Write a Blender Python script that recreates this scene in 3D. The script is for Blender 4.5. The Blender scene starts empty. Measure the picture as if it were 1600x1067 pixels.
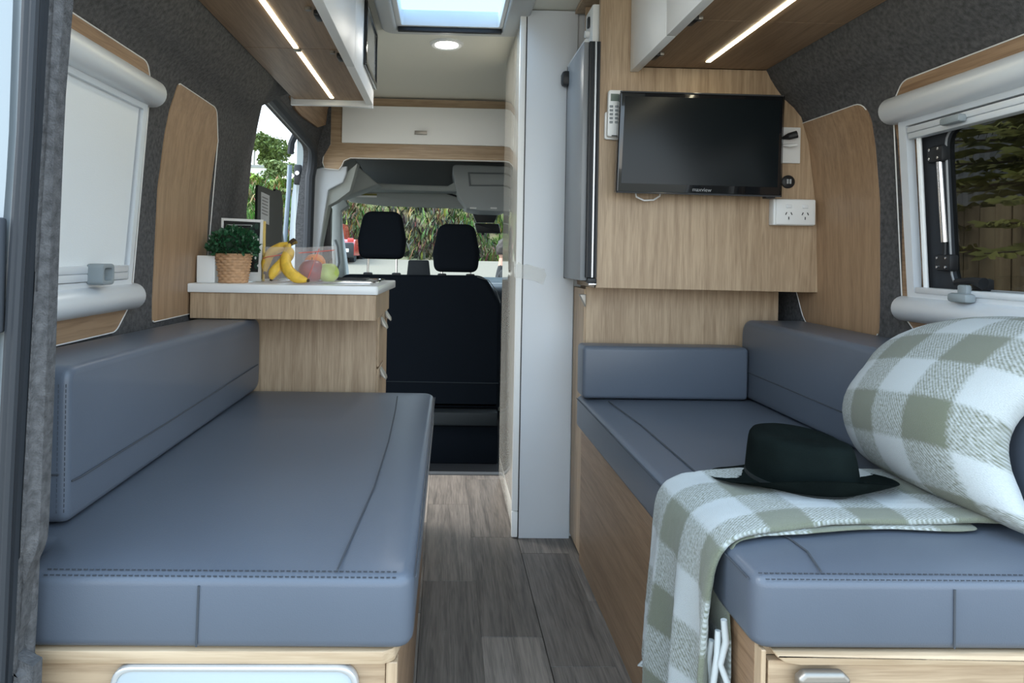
import bpy, bmesh, math, random
from mathutils import Vector, Matrix, noise
random.seed(7)
sc = bpy.context.scene
col = sc.collection
PI = math.pi
R_ = math.radians

# ------------------------------------------------------------------ camera
FPX, PPX, PPY, YAW, ROLL = 1040.0, 722.0, 400.0, .026, .018
EYE = Vector((0, 0, 1.03))
FW = Vector((math.sin(YAW), math.cos(YAW), 0))
R0 = Vector((math.cos(YAW), -math.sin(YAW), 0))
U0 = Vector((0, 0, 1))
RT = R0 * math.cos(ROLL) + U0 * math.sin(ROLL)
UP = U0 * math.cos(ROLL) - R0 * math.sin(ROLL)
cd = bpy.data.cameras.new('camera')
cam = bpy.data.objects.new('camera', cd)
col.objects.link(cam)
cam.matrix_world = Matrix(((RT.x, UP.x, -FW.x, EYE.x), (RT.y, UP.y, -FW.y, EYE.y), (RT.z, UP.z, -FW.z, EYE.z), (0, 0, 0, 1)))
cd.sensor_width = 36
cd.lens = 36 * FPX / 1600
cd.shift_x = (800 - PPX) / 1600
cd.shift_y = -(533.5 - PPY) / 1600
cd.clip_start = .02
sc.camera = cam

# ------------------------------------------------------------------ light and exposure
w = bpy.data.worlds.new('sky')
sc.world = w
w.use_nodes = True
nt = w.node_tree
nt.nodes.clear()
o = nt.nodes.new('ShaderNodeOutputWorld')
b = nt.nodes.new('ShaderNodeBackground')
tc = nt.nodes.new('ShaderNodeTexCoord')
sx = nt.nodes.new('ShaderNodeSeparateXYZ')
rp = nt.nodes.new('ShaderNodeValToRGB')
rp.color_ramp.elements[0].position = 0.0
rp.color_ramp.elements[0].color = (1.0, .975, .91, 1)
rp.color_ramp.elements[1].position = .55
rp.color_ramp.elements[1].color = (.58, .78, 1.0, 1)
e = rp.color_ramp.elements.new(.16)
e.color = (.74, .88, 1.0, 1)
nt.links.new(tc.outputs['Generated'], sx.inputs[0])
nt.links.new(sx.outputs['Z'], rp.inputs[0])
nt.links.new(rp.outputs[0], b.inputs[0])
b.inputs[1].default_value = 1.95
nt.links.new(b.outputs[0], o.inputs[0])
sl = bpy.data.lights.new('sun', 'SUN')
sl.energy = 3.2
sl.angle = R_(40)
sl.color = (1, .96, .9)
so = bpy.data.objects.new('sun', sl)
so.rotation_euler = Vector((.74, -.10, -.66)).to_track_quat('-Z', 'Y').to_euler()
col.objects.link(so)
vs = sc.view_settings
vs.view_transform = 'Standard'
vs.look = 'None'
vs.gamma = 1
vs.use_curve_mapping = False
vs.exposure = .95


# ------------------------------------------------------------------ measuring helpers: a sight line meets a real plane of the van
def ray(px, py):
    return FW * FPX + RT * (px - PPX) - UP * (py - PPY)


def WY(px, py, Y):
    d = ray(px, py)
    return EYE + d * (Y / d.y)


def WX(px, py, X):
    d = ray(px, py)
    return EYE + d * (X / d.x)


def WZ(px, py, Z):
    d = ray(px, py)
    return EYE + d * ((Z - EYE.z) / d.z)


PROF = [(-.3, -.80), (.9, -.805), (1.2, -.795), (1.35, -.778), (1.42, -.765), (1.5, -.74), (1.53, -.715), (1.56, -.68), (1.62, -.635), (1.7, -.60), (1.85, -.5), (1.97, -.33)]


PROF_F = [(-.3, -.80), (1.2, -.80), (1.42, -.782), (1.55, -.76), (1.64, -.742), (1.72, -.72), (1.85, -.69), (1.97, -.62)]


def prof(z, side, tab=None):
    PR = tab or PROF
    for (a, xa), (c, xc) in zip(PR, PR[1:]):
        if z <= c:
            x = xa + (xc - xa) * (z - a) / (c - a)
            break
    else:
        x = PR[-1][1]
    return x if side < 0 else .41 - x


# ------------------------------------------------------------------ materials
MATS = {}


def mat(name, color, rough=.5, metal=0, bump=0, bscale=200, spec=.5, var=0, vscale=8, trans=0, alpha=1, emit=None, coat=0, ior=1.45, detail=3):
    if name in MATS:
        return MATS[name]
    m = bpy.data.materials.new(name)
    m.use_nodes = True
    t = m.node_tree
    p = t.nodes['Principled BSDF']
    p.inputs['Base Color'].default_value = (*color, 1)
    p.inputs['Roughness'].default_value = rough
    p.inputs['Metallic'].default_value = metal
    p.inputs['Specular IOR Level'].default_value = spec
    p.inputs['Transmission Weight'].default_value = trans
    p.inputs['Alpha'].default_value = alpha
    p.inputs['IOR'].default_value = ior
    p.inputs['Coat Weight'].default_value = coat
    if emit:
        p.inputs['Emission Color'].default_value = (*emit[:3], 1)
        p.inputs['Emission Strength'].default_value = emit[3]
    tc = t.nodes.new('ShaderNodeTexCoord')
    if bump:
        n = t.nodes.new('ShaderNodeTexNoise')
        n.inputs['Scale'].default_value = bscale
        n.inputs['Detail'].default_value = detail
        t.links.new(tc.outputs['Object'], n.inputs['Vector'])
        bp = t.nodes.new('ShaderNodeBump')
        bp.inputs['Strength'].default_value = bump
        bp.inputs['Distance'].default_value = .002
        t.links.new(n.outputs['Fac'], bp.inputs['Height'])
        t.links.new(bp.outputs[0], p.inputs['Normal'])
    if var:
        n = t.nodes.new('ShaderNodeTexNoise')
        n.inputs['Scale'].default_value = vscale
        n.inputs['Detail'].default_value = 5
        t.links.new(tc.outputs['Object'], n.inputs['Vector'])
        r = t.nodes.new('ShaderNodeValToRGB')
        r.color_ramp.elements[0].position = .3
        r.color_ramp.elements[1].position = .7
        r.color_ramp.elements[0].color = (*[c * (1 - var) for c in color], 1)
        r.color_ramp.elements[1].color = (*[min(1, c * (1 + var)) for c in color], 1)
        t.links.new(n.outputs['Fac'], r.inputs[0])
        t.links.new(r.outputs[0], p.inputs['Base Color'])
    MATS[name] = m
    return m


def wood(name, axis, light, dark, rough=.45, fine=90, seed=0, rand=0):
    if name in MATS:
        return MATS[name]
    m = bpy.data.materials.new(name)
    m.use_nodes = True
    t = m.node_tree
    p = t.nodes['Principled BSDF']
    p.inputs['Roughness'].default_value = rough
    tc = t.nodes.new('ShaderNodeTexCoord')
    mp = t.nodes.new('ShaderNodeMapping')
    s = [1, 1, 1]
    s['XYZ'.index(axis)] = .045
    mp.inputs['Scale'].default_value = s
    mp.inputs['Location'].default_value = (seed * 1.7, seed * .9, seed * 2.3)
    src = tc.outputs['Object']
    if rand:
        oi = t.nodes.new('ShaderNodeObjectInfo')
        va = t.nodes.new('ShaderNodeVectorMath')
        va.operation = 'MULTIPLY_ADD'
        cx = t.nodes.new('ShaderNodeCombineXYZ')
        for k in range(3):
            t.links.new(oi.outputs['Random'], cx.inputs[k])
        va.inputs[1].default_value = (7, 5, 3)
        t.links.new(cx.outputs[0], va.inputs[0])
        t.links.new(src, va.inputs[2])
        src = va.outputs[0]
    t.links.new(src, mp.inputs['Vector'])
    n1 = t.nodes.new('ShaderNodeTexNoise')
    n1.inputs['Scale'].default_value = fine * 2.6
    n1.inputs['Detail'].default_value = 6
    n1.inputs['Distortion'].default_value = .6
    n2 = t.nodes.new('ShaderNodeTexNoise')
    n2.inputs['Scale'].default_value = fine * .32
    n2.inputs['Detail'].default_value = 3
    n2.inputs['Distortion'].default_value = 1.5
    for n in (n1, n2):
        t.links.new(mp.outputs[0], n.inputs['Vector'])
    mx = t.nodes.new('ShaderNodeMix')
    mx.data_type = 'FLOAT'
    mx.inputs[0].default_value = .5
    t.links.new(n1.outputs['Fac'], mx.inputs[2])
    t.links.new(n2.outputs['Fac'], mx.inputs[3])
    r = t.nodes.new('ShaderNodeValToRGB')
    r.color_ramp.elements[0].position = .36
    r.color_ramp.elements[0].color = (*dark, 1)
    r.color_ramp.elements[1].position = .60
    r.color_ramp.elements[1].color = (*light, 1)
    t.links.new(mx.outputs[0], r.inputs[0])
    out = r.outputs[0]
    if rand:
        hv = t.nodes.new('ShaderNodeHueSaturation')
        mr = t.nodes.new('ShaderNodeMapRange')
        mr.inputs['To Min'].default_value = 1 - rand
        mr.inputs['To Max'].default_value = 1 + rand
        t.links.new(oi.outputs['Random'], mr.inputs[0])
        t.links.new(mr.outputs[0], hv.inputs['Value'])
        t.links.new(out, hv.inputs['Color'])
        out = hv.outputs[0]
    t.links.new(out, p.inputs['Base Color'])
    bp = t.nodes.new('ShaderNodeBump')
    bp.inputs['Strength'].default_value = .12
    bp.inputs['Distance'].default_value = .001
    t.links.new(n1.outputs['Fac'], bp.inputs['Height'])
    t.links.new(bp.outputs[0], p.inputs['Normal'])
    MATS[name] = m
    return m


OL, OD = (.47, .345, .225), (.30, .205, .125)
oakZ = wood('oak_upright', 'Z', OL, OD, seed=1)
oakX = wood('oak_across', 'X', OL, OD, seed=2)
oakY = wood('oak_lengthways_shaded', 'Y', (.31, .20, .12), (.19, .115, .065), seed=3)  # darker than the other oak: shade under the lockers put into the colour
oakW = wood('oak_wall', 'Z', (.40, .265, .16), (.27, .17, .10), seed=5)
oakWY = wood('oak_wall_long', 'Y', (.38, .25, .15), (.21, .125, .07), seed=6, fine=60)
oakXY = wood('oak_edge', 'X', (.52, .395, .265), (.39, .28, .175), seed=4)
plankM = wood('grey_oak_vinyl', 'Y', (.225, .195, .168), (.088, .076, .067), rough=.5, fine=80, seed=8, rand=.32)
carpet = mat('carpet_lining', (.098, .098, .101), .95, bump=1.0, bscale=380, var=.30, vscale=95, spec=.1)
leather = mat('grey_leather', (.094, .112, .143), .34, bump=.12, bscale=500, spec=.45, var=.05, vscale=3)
threadM = mat('stitch_thread', (.03, .035, .045), .8)
seamM = mat('seam_groove', (.05, .058, .07), .7)
whiteM = mat('white_laminate', (.74, .76, .77), .28)
whiteG = mat('white_gloss', (.86, .86, .84), .45)
creamG = mat('cream_gloss', (.60, .58, .52), .09, coat=.6)
ceilM = mat('ceiling_lining', (.76, .745, .66), .7, bump=.1)
ceilG = mat('hatch_grey', (.52, .53, .52), .5)
plasW = mat('white_plastic', (.78, .79, .78), .35)
plasG = mat('grey_plastic', (.25, .285, .30), .5)
blackM = mat('black_plastic', (.012, .013, .015), .45)
rubber = mat('black_rubber', (.022, .026, .032), .6)
gloss = mat('black_gloss', (.006, .007, .009), .12, coat=.5)
screenM = mat('screen', (.006, .009, .011), .2, spec=.32)
alu = mat('aluminium', (.62, .64, .66), .32, metal=.6)
aluW = mat('silver_painted', (.70, .735, .77), .36, metal=.25)
chrome = mat('chrome', (.75, .75, .76), .15, metal=1)
nickel = mat('satin_nickel', (.30, .28, .25), .45, metal=.85)
fabricN = mat('dark_seat_fabric', (.0045, .007, .011), .85, bump=.3, bscale=300, spec=.15)
fabricD = mat('dark_seat_trim', (.012, .017, .022), .7)
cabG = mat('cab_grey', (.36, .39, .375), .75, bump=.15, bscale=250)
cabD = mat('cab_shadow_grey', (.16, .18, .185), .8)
pillarM = mat('pillar_plastic', (.56, .61, .66), .5)
fridgeM = mat('fridge_grey', (.22, .23, .24), .38)
paintM = mat('van_paint', (.27, .31, .335), .3, coat=.4)
led = mat('led_light', (1, .96, .8), .5, emit=(1, .92, .66, 8.0))
lampM = mat('downlight_glow', (1, 1, 1), .5, emit=(1, .97, .90, 90.0))


# ------------------------------------------------------------------ object helpers
def org(o):
    v = Vector((0, 0, 0))
    while o is not None:
        v += o.location
        o = o.parent
    return v


def tag(o, label=None, cat=None, group=None, kind=None):
    if label: o['label'] = label
    if cat: o['category'] = cat
    if group: o['group'] = group
    if kind: o['kind'] = kind
    return o


def thing(name, label, cat, loc, group=None, kind=None):
    o = bpy.data.objects.new(name, None)
    o.empty_display_size = .05
    o.location = Vector(loc)
    col.objects.link(o)
    return tag(o, label, cat, group, kind)


def obj(name, bm, m, parent=None, smooth=35, loc=None, label=None):
    """one mesh object, geometry given in world coordinates"""
    L = Vector(loc) if loc is not None else Vector((0, 0, 0))
    base = L + (org(parent) if parent else Vector((0, 0, 0)))
    bmesh.ops.translate(bm, vec=-base, verts=bm.verts)
    bmesh.ops.recalc_face_normals(bm, faces=bm.faces)
    me = bpy.data.meshes.new(name)
    bm.to_mesh(me)
    bm.free()
    me.materials.append(m)
    if smooth:
        me.shade_smooth()
        me.set_sharp_from_angle(angle=R_(smooth))
    o = bpy.data.objects.new(name, me)
    o.location = L
    col.objects.link(o)
    if parent: o.parent = parent
    if label: o['label'] = label
    return o


def merge(bm, b2):
    me = bpy.data.meshes.new('tmp')
    b2.to_mesh(me)
    b2.free()
    bm.from_mesh(me)
    bpy.data.meshes.remove(me)
    return bm


def box(lo, hi, bev=0, seg=2, bm=None):
    b2 = bmesh.new()
    lo, hi = Vector(lo), Vector(hi)
    c, s = (lo + hi) / 2, hi - lo
    bmesh.ops.create_cube(b2, size=1, matrix=Matrix.Translation(c) @ Matrix.Diagonal((*s, 1)))
    if bev:
        bmesh.ops.bevel(b2, geom=b2.edges[:], offset=min(bev, min(s) * .49), segments=seg, affect='EDGES', profile=.5)
    return merge(bm, b2) if bm is not None else b2


def to3(p, axis, a):
    return {'x': (a, p[0], p[1]), 'y': (p[0], a, p[1]), 'z': (p[0], p[1], a)}[axis]


def rpoly(pts, r, seg=6):
    """round the corners of a 2-D polygon; r a number or one per corner"""
    n = len(pts)
    rs = r if isinstance(r, (list, tuple)) else [r] * n
    out = []
    for i in range(n):
        p, q, s = Vector(pts[i - 1]), Vector(pts[i]), Vector(pts[(i + 1) % n])
        a, c = (p - q), (s - q)
        rr = rs[i]
        if rr <= 0:
            out.append(tuple(q))
            continue
        ang = a.angle(c)
        t = min(rr / math.tan(ang / 2), a.length * .49, c.length * .49)
        A, B = q + a.normalized() * t, q + c.normalized() * t
        for k in range(seg + 1):
            u = k / seg
            v = A * (1 - u) ** 2 + q * (2 * u * (1 - u)) + B * u * u
            out.append(tuple(v))
    return out


def plate(loops, axis, a, bb, bev=0, seg=2, cuts=None, bm=None):
    """flat plate with holes between the planes a and bb"""
    b2 = bmesh.new()
    for lp in loops:
        vs_ = [b2.verts.new(to3(p, axis, a)) for p in lp]
        for i in range(len(vs_)):
            b2.edges.new((vs_[i - 1], vs_[i]))
    if len(loops) == 1:
        b2.faces.new(b2.verts[:])
    else:
        bmesh.ops.triangle_fill(b2, use_beauty=True, use_dissolve=False, edges=b2.edges[:])
    d = Vector(to3((0, 0), axis, bb - a))
    rim = [e for e in b2.edges if len(e.link_faces) == 1]
    g = bmesh.ops.extrude_face_region(b2, geom=b2.faces[:])
    nv = [v for v in g['geom'] if isinstance(v, bmesh.types.BMVert)]
    bmesh.ops.translate(b2, vec=d, verts=nv)
    bmesh.ops.recalc_face_normals(b2, faces=b2.faces)
    if bev:
        ax = 'xyz'.index(axis)
        es = [e for e in b2.edges if len(e.link_faces) == 2 and abs(e.verts[0].co[ax] - e.verts[1].co[ax]) < 1e-6 and e.calc_face_angle(0) > .8]
        bmesh.ops.bevel(b2, geom=es, offset=bev, segments=seg, affect='EDGES', profile=.5)
    return merge(bm, b2) if bm is not None else b2


def wallplate(loops, side, off, th, bm=None, tab=None, flare=False):
    """plate in (y, z) laid on the curved van side; off and th measured inward from the lining"""
    b2 = bmesh.new()
    for lp in loops:
        vs_ = [b2.verts.new((0, p[0], p[1])) for p in lp]
        for i in range(len(vs_)):
            b2.edges.new((vs_[i - 1], vs_[i]))
    if len(loops) == 1:
        b2.faces.new(b2.verts[:])
    else:
        bmesh.ops.triangle_fill(b2, use_beauty=True, use_dissolve=False, edges=b2.edges[:])
    for z in [p[0] for p in PROF] + [1.28, 1.46, 1.545, 1.59, 1.645, 1.66, 1.68]:
        bmesh.ops.bisect_plane(b2, geom=b2.verts[:] + b2.edges[:] + b2.faces[:], plane_co=(0, 0, z), plane_no=(0, 0, 1))
    if flare:
        for y in (2.40, 2.46, 2.52, 2.58, 2.64):
            bmesh.ops.bisect_plane(b2, geom=b2.verts[:] + b2.edges[:] + b2.faces[:], plane_co=(0, y, 0), plane_no=(0, 1, 0))
    g = bmesh.ops.extrude_face_region(b2, geom=b2.faces[:])
    top = set(v for v in g['geom'] if isinstance(v, bmesh.types.BMVert))
    for v in b2.verts:
        x = prof(v.co.z, side, tab)
        if flare:
            bl_ = max(0, min(1, (v.co.y - 2.40) / .29)) * max(0, min(1, (1.69 - v.co.z) / .07))
            x += (prof(v.co.z, side, PROF_F) - x) * bl_
        v.co.x = x - side * (off + (th if v in top else 0))
    bmesh.ops.recalc_face_normals(b2, faces=b2.faces)
    return merge(bm, b2) if bm is not None else b2


def tube(pts, r, n=8, closed=False, bm=None, caps=True):
    b2 = bmesh.new()
    pts = [Vector(p) for p in pts]
    m = len(pts)
    rings = []
    up = None
    for i, p in enumerate(pts):
        a = pts[i - 1] if (i or closed) else p
        c = pts[(i + 1) % m] if (i < m - 1 or closed) else p
        d = (c - a).normalized()
        if up is None:
            up = Vector((0, 0, 1)) if abs(d.z) < .9 else Vector((1, 0, 0))
        s = d.cross(up)
        if s.length < 1e-5:
            s = d.cross(Vector((.3, .9, .1)))
        s.normalize()
        up = s.cross(d).normalized()
        rr = r[i] if isinstance(r, (list, tuple)) else r
        rings.append([b2.verts.new(p + (s * math.cos(2 * PI * k / n) + up * math.sin(2 * PI * k / n)) * rr) for k in range(n)])
    for i in range(m if closed else m - 1):
        A, B = rings[i], rings[(i + 1) % m]
        for k in range(n):
            b2.faces.new((A[k], A[(k + 1) % n], B[(k + 1) % n], B[k]))
    if caps and not closed:
        b2.faces.new(rings[0])
        b2.faces.new(rings[-1])
    return merge(bm, b2) if bm is not None else b2


def lathe(profile, center, n=32, axis='z', bm=None, fn=None):
    """profile = [(radius, height)]"""
    b2 = bmesh.new()
    c = Vector(center)
    rings = []
    for r, h in profile:
        if r < 1e-5:
            rings.append([b2.verts.new(c + Vector(to3((0, 0), axis, h)))])
        else:
            rings.append([b2.verts.new(c + Vector(to3((r * math.cos(2 * PI * k / n), r * math.sin(2 * PI * k / n)), axis, h))) for k in range(n)])
    for A, B in zip(rings, rings[1:]):
        for k in range(n):
            f = [A[k % len(A)], A[(k + 1) % len(A)], B[(k + 1) % len(B)], B[k % len(B)]]
            f = list(dict.fromkeys(f))
            if len(f) > 2: b2.faces.new(f)
    if fn:
        for v in b2.verts: v.co = fn(v.co.copy())
    return merge(bm, b2) if bm is not None else b2


def rect(x0, z0, x1, z1, r=0, seg=6):
    p = [(x0, z0), (x1, z0), (x1, z1), (x0, z1)]
    return rpoly(p, r, seg) if r else p


def dashes(path, step=.0085, ln=.0055, r=.0009, bm=None):
    bm = bm or bmesh.new()
    path = [Vector(p) for p in path]
    for a, c in zip(path, path[1:]):
        L = (c - a).length
        d = (c - a) / L
        k = 0.0
        while k + ln < L:
            tube([a + d * k, a + d * (k + ln)], r, 4, bm=bm)
            k += step
    return bm


def text(body, size, m, parent, origin, right, up, name='lettering'):
    cu = bpy.data.curves.new(name, 'FONT')
    cu.body = body
    cu.size = size
    cu.extrude = .0002
    cu.align_x = 'CENTER'
    cu.align_y = 'CENTER'
    o = bpy.data.objects.new(name, cu)
    dg = bpy.context.evaluated_depsgraph_get()
    col.objects.link(o)
    dg.update()
    me = bpy.data.meshes.new_from_object(o.evaluated_get(bpy.context.evaluated_depsgraph_get()))
    bpy.data.objects.remove(o)
    R, U = Vector(right).normalized(), Vector(up).normalized()
    N = R.cross(U)
    bm = bmesh.new()
    bm.from_mesh(me)
    bpy.data.meshes.remove(me)
    M = Matrix(((R.x, U.x, N.x, origin[0]), (R.y, U.y, N.y, origin[1]), (R.z, U.z, N.z, origin[2]), (0, 0, 0, 1)))
    bmesh.ops.transform(bm, matrix=M, verts=bm.verts)
    return obj(name, bm, m, parent, smooth=0)


CEIL = 1.94
YR, YF = .90, 3.86          # rear opening, front bulkhead

# ================================================================== SETTING
# floor with its vinyl planks
fl = obj('floor', box((-.86, YR - .05, -.06), (1.27, 3.13, -.006)), mat('plank_joint', (.03, .028, .027), .8))
tag(fl, 'grey wood-look plank floor down the aisle of the van', 'floor', kind='structure')
PW = .168
for k, (x0, ends) in enumerate([(-.219, [1.24, 1.92, 2.57, 3.128]), (-.051, [.86, 1.47, 2.11, 2.76, 3.128]), (.116, [.86, 1.16, 1.80, 2.44, 3.07, 3.128]), (.285, [.86, 1.03, 1.67, 2.31, 2.95, 3.128]), (.452, [.86, 1.35, 1.99, 2.6])]):
    for a, c in zip(ends, ends[1:]):
        pl = obj('plank', box((x0 + .0006, a + .0006, -.006), (x0 + PW - .0004, c - .0006, 0), .0008, 1), plankM, fl, loc=((x0 + PW / 2) * 1.0, (a + c) / 2, -.003))
st = obj('trim_1', box((-.8, 3.128, -.02), (1.2, 3.165, .006), .003), mat('step_edge', (.055, .06, .065), .5))
tag(st, 'dark step edge strip where the plank floor meets the cab', 'floor trim', kind='structure')

# side walls
YM = 2.70
DOOR = rpoly([(YM, -.03), (3.80, -.03), (3.80, 1.62), (YM, 1.675)], [0, 0, .17, .015], 8)
for side, nm, hole in ((-1, 'wall_left', True), (1, 'wall_right', False)):
    win = rect(1.02, .935, 1.665, 1.39, .05)
    bm = wallplate([[(YR, -.06), (YM, -.06), (YM, 1.96), (YR, 1.96)], win], side, -.05, .05, flare=hole)
    if hole:
        wallplate([[(YM, 1.96)] + list(reversed(DOOR[:1] + DOOR[1:])) + [] if False else [(YM, 1.96), (YM, 1.675)] + [q for q in reversed(DOOR[2:-7])] + [(3.80, -.06), (YF, -.06), (YF, 1.96)]], side, -.05, .05, bm, PROF_F)
    else:
        wallplate([[(YM, -.06), (YF, -.06), (YF, 1.96), (YM, 1.96)]], side, -.05, .05, bm, PROF_F)
    zz = ([1.69, 1.74] if hole else [1.2, 1.42, 1.5, 1.56, 1.62, 1.7]) + [1.8, 1.9, 1.96]
    step = [(prof(z, side) + side * .01, z) for z in zz] + [(prof(z, side, PROF_F) + side * .05, z) for z in reversed(zz)]
    plate([step], 'y', YM - .02, YM, bm=bm)
    if hole:
        plate([[(-.80, 1.50), (-.715, 1.535), (-.712, 1.58), (-.668, 1.66), (-.668, 1.945), (-.80, 1.96)]], 'y', 3.845, 3.858, bm=bm)
    wl = obj(nm, bm, carpet, smooth=50)
    tag(wl, 'dark grey carpet-lined side of the van around the %s' % ('closed blind and sliding door' if side < 0 else 'tinted window'), 'wall', kind='structure')

# ceiling with the hatch opening
cl = obj('ceiling', plate([[(-.66, YR), (1.07, YR), (1.07, YF + .02), (-.66, YF + .02)], rect(-.205, 2.25, .215, 2.64, .02)], 'z', CEIL, CEIL + .06), ceilM)
tag(cl, 'cream lined van ceiling', 'ceiling', kind='structure')

# rear body post on the left: carpeted pillar, door seal, painted edge
pz = [-.1, .30, .52, .75, 1.03, 1.2, 1.36, 1.55, 1.75]


def edge_x(tab, z, Y):
    """left post edges measured as (row, column) pairs"""
    py = PPY + (EYE.z - z) * FPX / Y
    for (ya, xa), (yb, xb) in zip(tab, tab[1:]):
        if py <= yb or (yb, xb) == tab[-1]:
            px = xa + (xb - xa) * (py - ya) / (yb - ya)
            return WY(px, py, Y).x


TP = [(-400, 118), (0, 93), (170, 79), (394, 70), (597, 63), (840, 53), (868, 50), (892, 39), (930, 27), (1003, 21), (1010, 13), (1038, 13), (1042, 43), (1100, 41), (1700, 28)]
TS = [(-400, 96), (0, 65), (225, 53), (349, 45), (597, 31), (797, 20), (987, 11), (1067, 6), (1700, -14)]
TB = [(-400, 55), (0, 33), (250, 25), (400, 14), (560, 5), (700, -2), (1067, -14), (1700, -34)]


def strip(name, ta, tb, Y0, Y1, m, parent=None, xoff=0, bev=.006):
    b2 = bmesh.new()
    rows = []
    for z in [-.3, -.1, .1, .3, .38] + [.40 + i * .0125 for i in range(22)] + [.70 + i * .06 for i in range(22)]:
        xa = edge_x(ta, z, Y0) if callable(ta) is False and ta else -.95
        xb = edge_x(tb, z, Y0) + xoff
        rows.append([b2.verts.new((xa, Y0, z)), b2.verts.new((xb, Y0, z)), b2.verts.new((xb, Y1, z)), b2.verts.new((xa, Y1, z))])
    for A, B in zip(rows, rows[1:]):
        for k in range(4):
            b2.faces.new((A[k], A[(k + 1) % 4], B[(k + 1) % 4], B[k]))
    b2.faces.new(rows[0])
    b2.faces.new(rows[-1])
    bmesh.ops.recalc_face_normals(b2, faces=b2.faces)
    if bev:
        es = [e for e in b2.edges if abs(e.verts[0].co.z - e.verts[1].co.z) > .01]
        bmesh.ops.bevel(b2, geom=es, offset=bev, segments=3, affect='EDGES')
    return obj(name, b2, m, parent, smooth=50)


post = thing('trim_2', 'grey carpeted rear post with black door seal at the tailgate opening', 'door post', (-.6, .9, 0), kind='structure')
strip('carpet_cover', TS, TP, .885, .93, carpet, post, bev=.012)
s1 = strip('rubber_seal', TB, TS, .868, .90, rubber, post, bev=.008)
bm = bmesh.new()
for f in (.38, .72):
    pts = []
    for i in range(27):
        z = i * .08 - .26
        a, c = edge_x(TB, z, .868), edge_x(TS, z, .868)
        pts.append((a + (c - a) * f, .866, z))
    tube(pts, .0065, 8, bm=bm)
obj('seal_lip', bm, rubber, post)
strip('painted_edge', None, TB, .87, .92, paintM, post, bev=.01)
p0, p1 = WY(0, 340, .868), WY(14, 520, .868)
obj('lock_cover', box((-.72, .852, p1.z), (edge_x(TB, (p0.z + p1.z) / 2, .868) - .001, .869, p0.z), .004), mat('dark_cover', (.06, .068, .08), .5), post, label='dark plastic lock cover')

# front bulkhead fascia above the cab opening
fas = thing('trim_3', 'oak fascia board framing the white locker above the cab opening', 'fascia', (.1, YF, 1.5), kind='structure')
L_ = [(-.673, 1.93), (-.670, 1.66), (-.706, 1.60), (-.712, 1.555), (-.700, 1.52), (-.62, 1.513), (-.603, 1.535), (-.590, 1.566), (-.553, 1.583)]
R2 = [(.41 - x, z) for x, z in reversed(L_)]
obj('face_board', plate([L_ + R2], 'y', YF - .012, YF + .03, .002), oakX, fas)
bm = tube([(x, YF - .012, z) for x, z in L_ + R2], .003, 6)
obj('edge_trim', bm, plasW, fas, label='white edging strip')
dr = obj('locker_door', box((-.602, YF - .03, 1.668), (1.0, YF - .013, 1.882), .003), whiteG, fas, label='white gloss locker door')
bm = plate([[(-.185, 1.722), (-.115, 1.722), (-.115, 1.742), (-.185, 1.742)]], 'y', YF - .05, YF - .03, .003)
obj('handle', bm, nickel, dr, label='small bronze pull')
# carpet and oak lining between the sliding door and the bulkhead
pts = []
for q in ((455, 150), (521, 150), (521, 208), (497, 199), (472, 181), (462, 170)):
    X = -.70
    for _ in range(40):
        pw = WX(*q, X)
        X = .5 * X + .5 * (prof(pw.z, -1, PROF_F) + .012)
    pts.append((min(pw.y, YF - .014), min(pw.z, 1.935)))
sd = obj('trim_4', wallplate([pts], -1, .0, .012, tab=PROF_F), oakWY)
tag(sd, 'oak side lining above the sliding door opening', 'trim', kind='structure')

# sliding-door opening: seal, painted jamb with latch
dj = thing('door_1', 'open sliding door opening with black seal and pale painted jamb with latch', 'door', (-.85, 3.2, 0), kind='structure')
ol = [q for q in DOOR if q[1] > -.02]
PF = lambda z: prof(z, -1, PROF_F)
far_run = [(PF(z) + .004, y, z) for y, z in DOOR[1:-7]]
obj('door_seal', tube([(PF(0) + .004, 3.80, -.02)] + far_run[1:], .028, 10), rubber, dj)
top_run = [(PF(z) + .002, y, z) for y, z in DOOR[2:-7][-2:]] + [(PF(1.675) + .002, 2.74, 1.672)]
obj('door_seal', tube([far_run[-1], (PF(1.672) + .004, 2.72, 1.674)], .022, 10), rubber, dj)
jp = [(-.86, 3.90), (-1.02, 3.96)]
bm = bmesh.new()
vv = []
for z, s in ((-.1, 0), (.5, 0), (1.05, 0), (1.35, .01), (1.55, .035), (1.66, .06)):
    vv.append([bm.verts.new((-.80 + s, 3.84, z)), bm.verts.new((-.915 + s, 3.93, z)), bm.verts.new((-.93 + s, 4.0, z)), bm.verts.new((-.80 + s, 3.95, z))])
for A, B in zip(vv, vv[1:]):
    for k in range(4): bm.faces.new((A[k], A[(k + 1) % 4], B[(k + 1) % 4], B[k]))
bm.faces.new(vv[0]); bm.faces.new(vv[-1])
obj('jamb', bm, paintM, dj, smooth=40)
lk = WY(465, 272, 3.84)
ob = obj('latch', box((lk.x - .022, 3.838, lk.z - .06), (lk.x + .022, 3.865, lk.z + .055), .008), blackM, dj)
obj('bolt', lathe([(0, 0), (.012, 0), (.012, .02), (0, .02)], (lk.x, 3.825, lk.z + .005), 12, 'y'), chrome, ob)
q = WY(457, 224, 3.9)
obj('roller_track', tube([WY(463, 207, 3.86), WY(456, 222, 3.9), WY(454, 240, 3.92)], .02, 8), rubber, dj)
obj('glass_edge', tube([WY(453, 258, 3.95), WY(451, 300, 3.95), WY(447, 350, 3.95), WY(444, 390, 3.95)], .014, 8), mat('grey_blue_edge', (.2, .25, .3), .3), dj)


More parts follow.
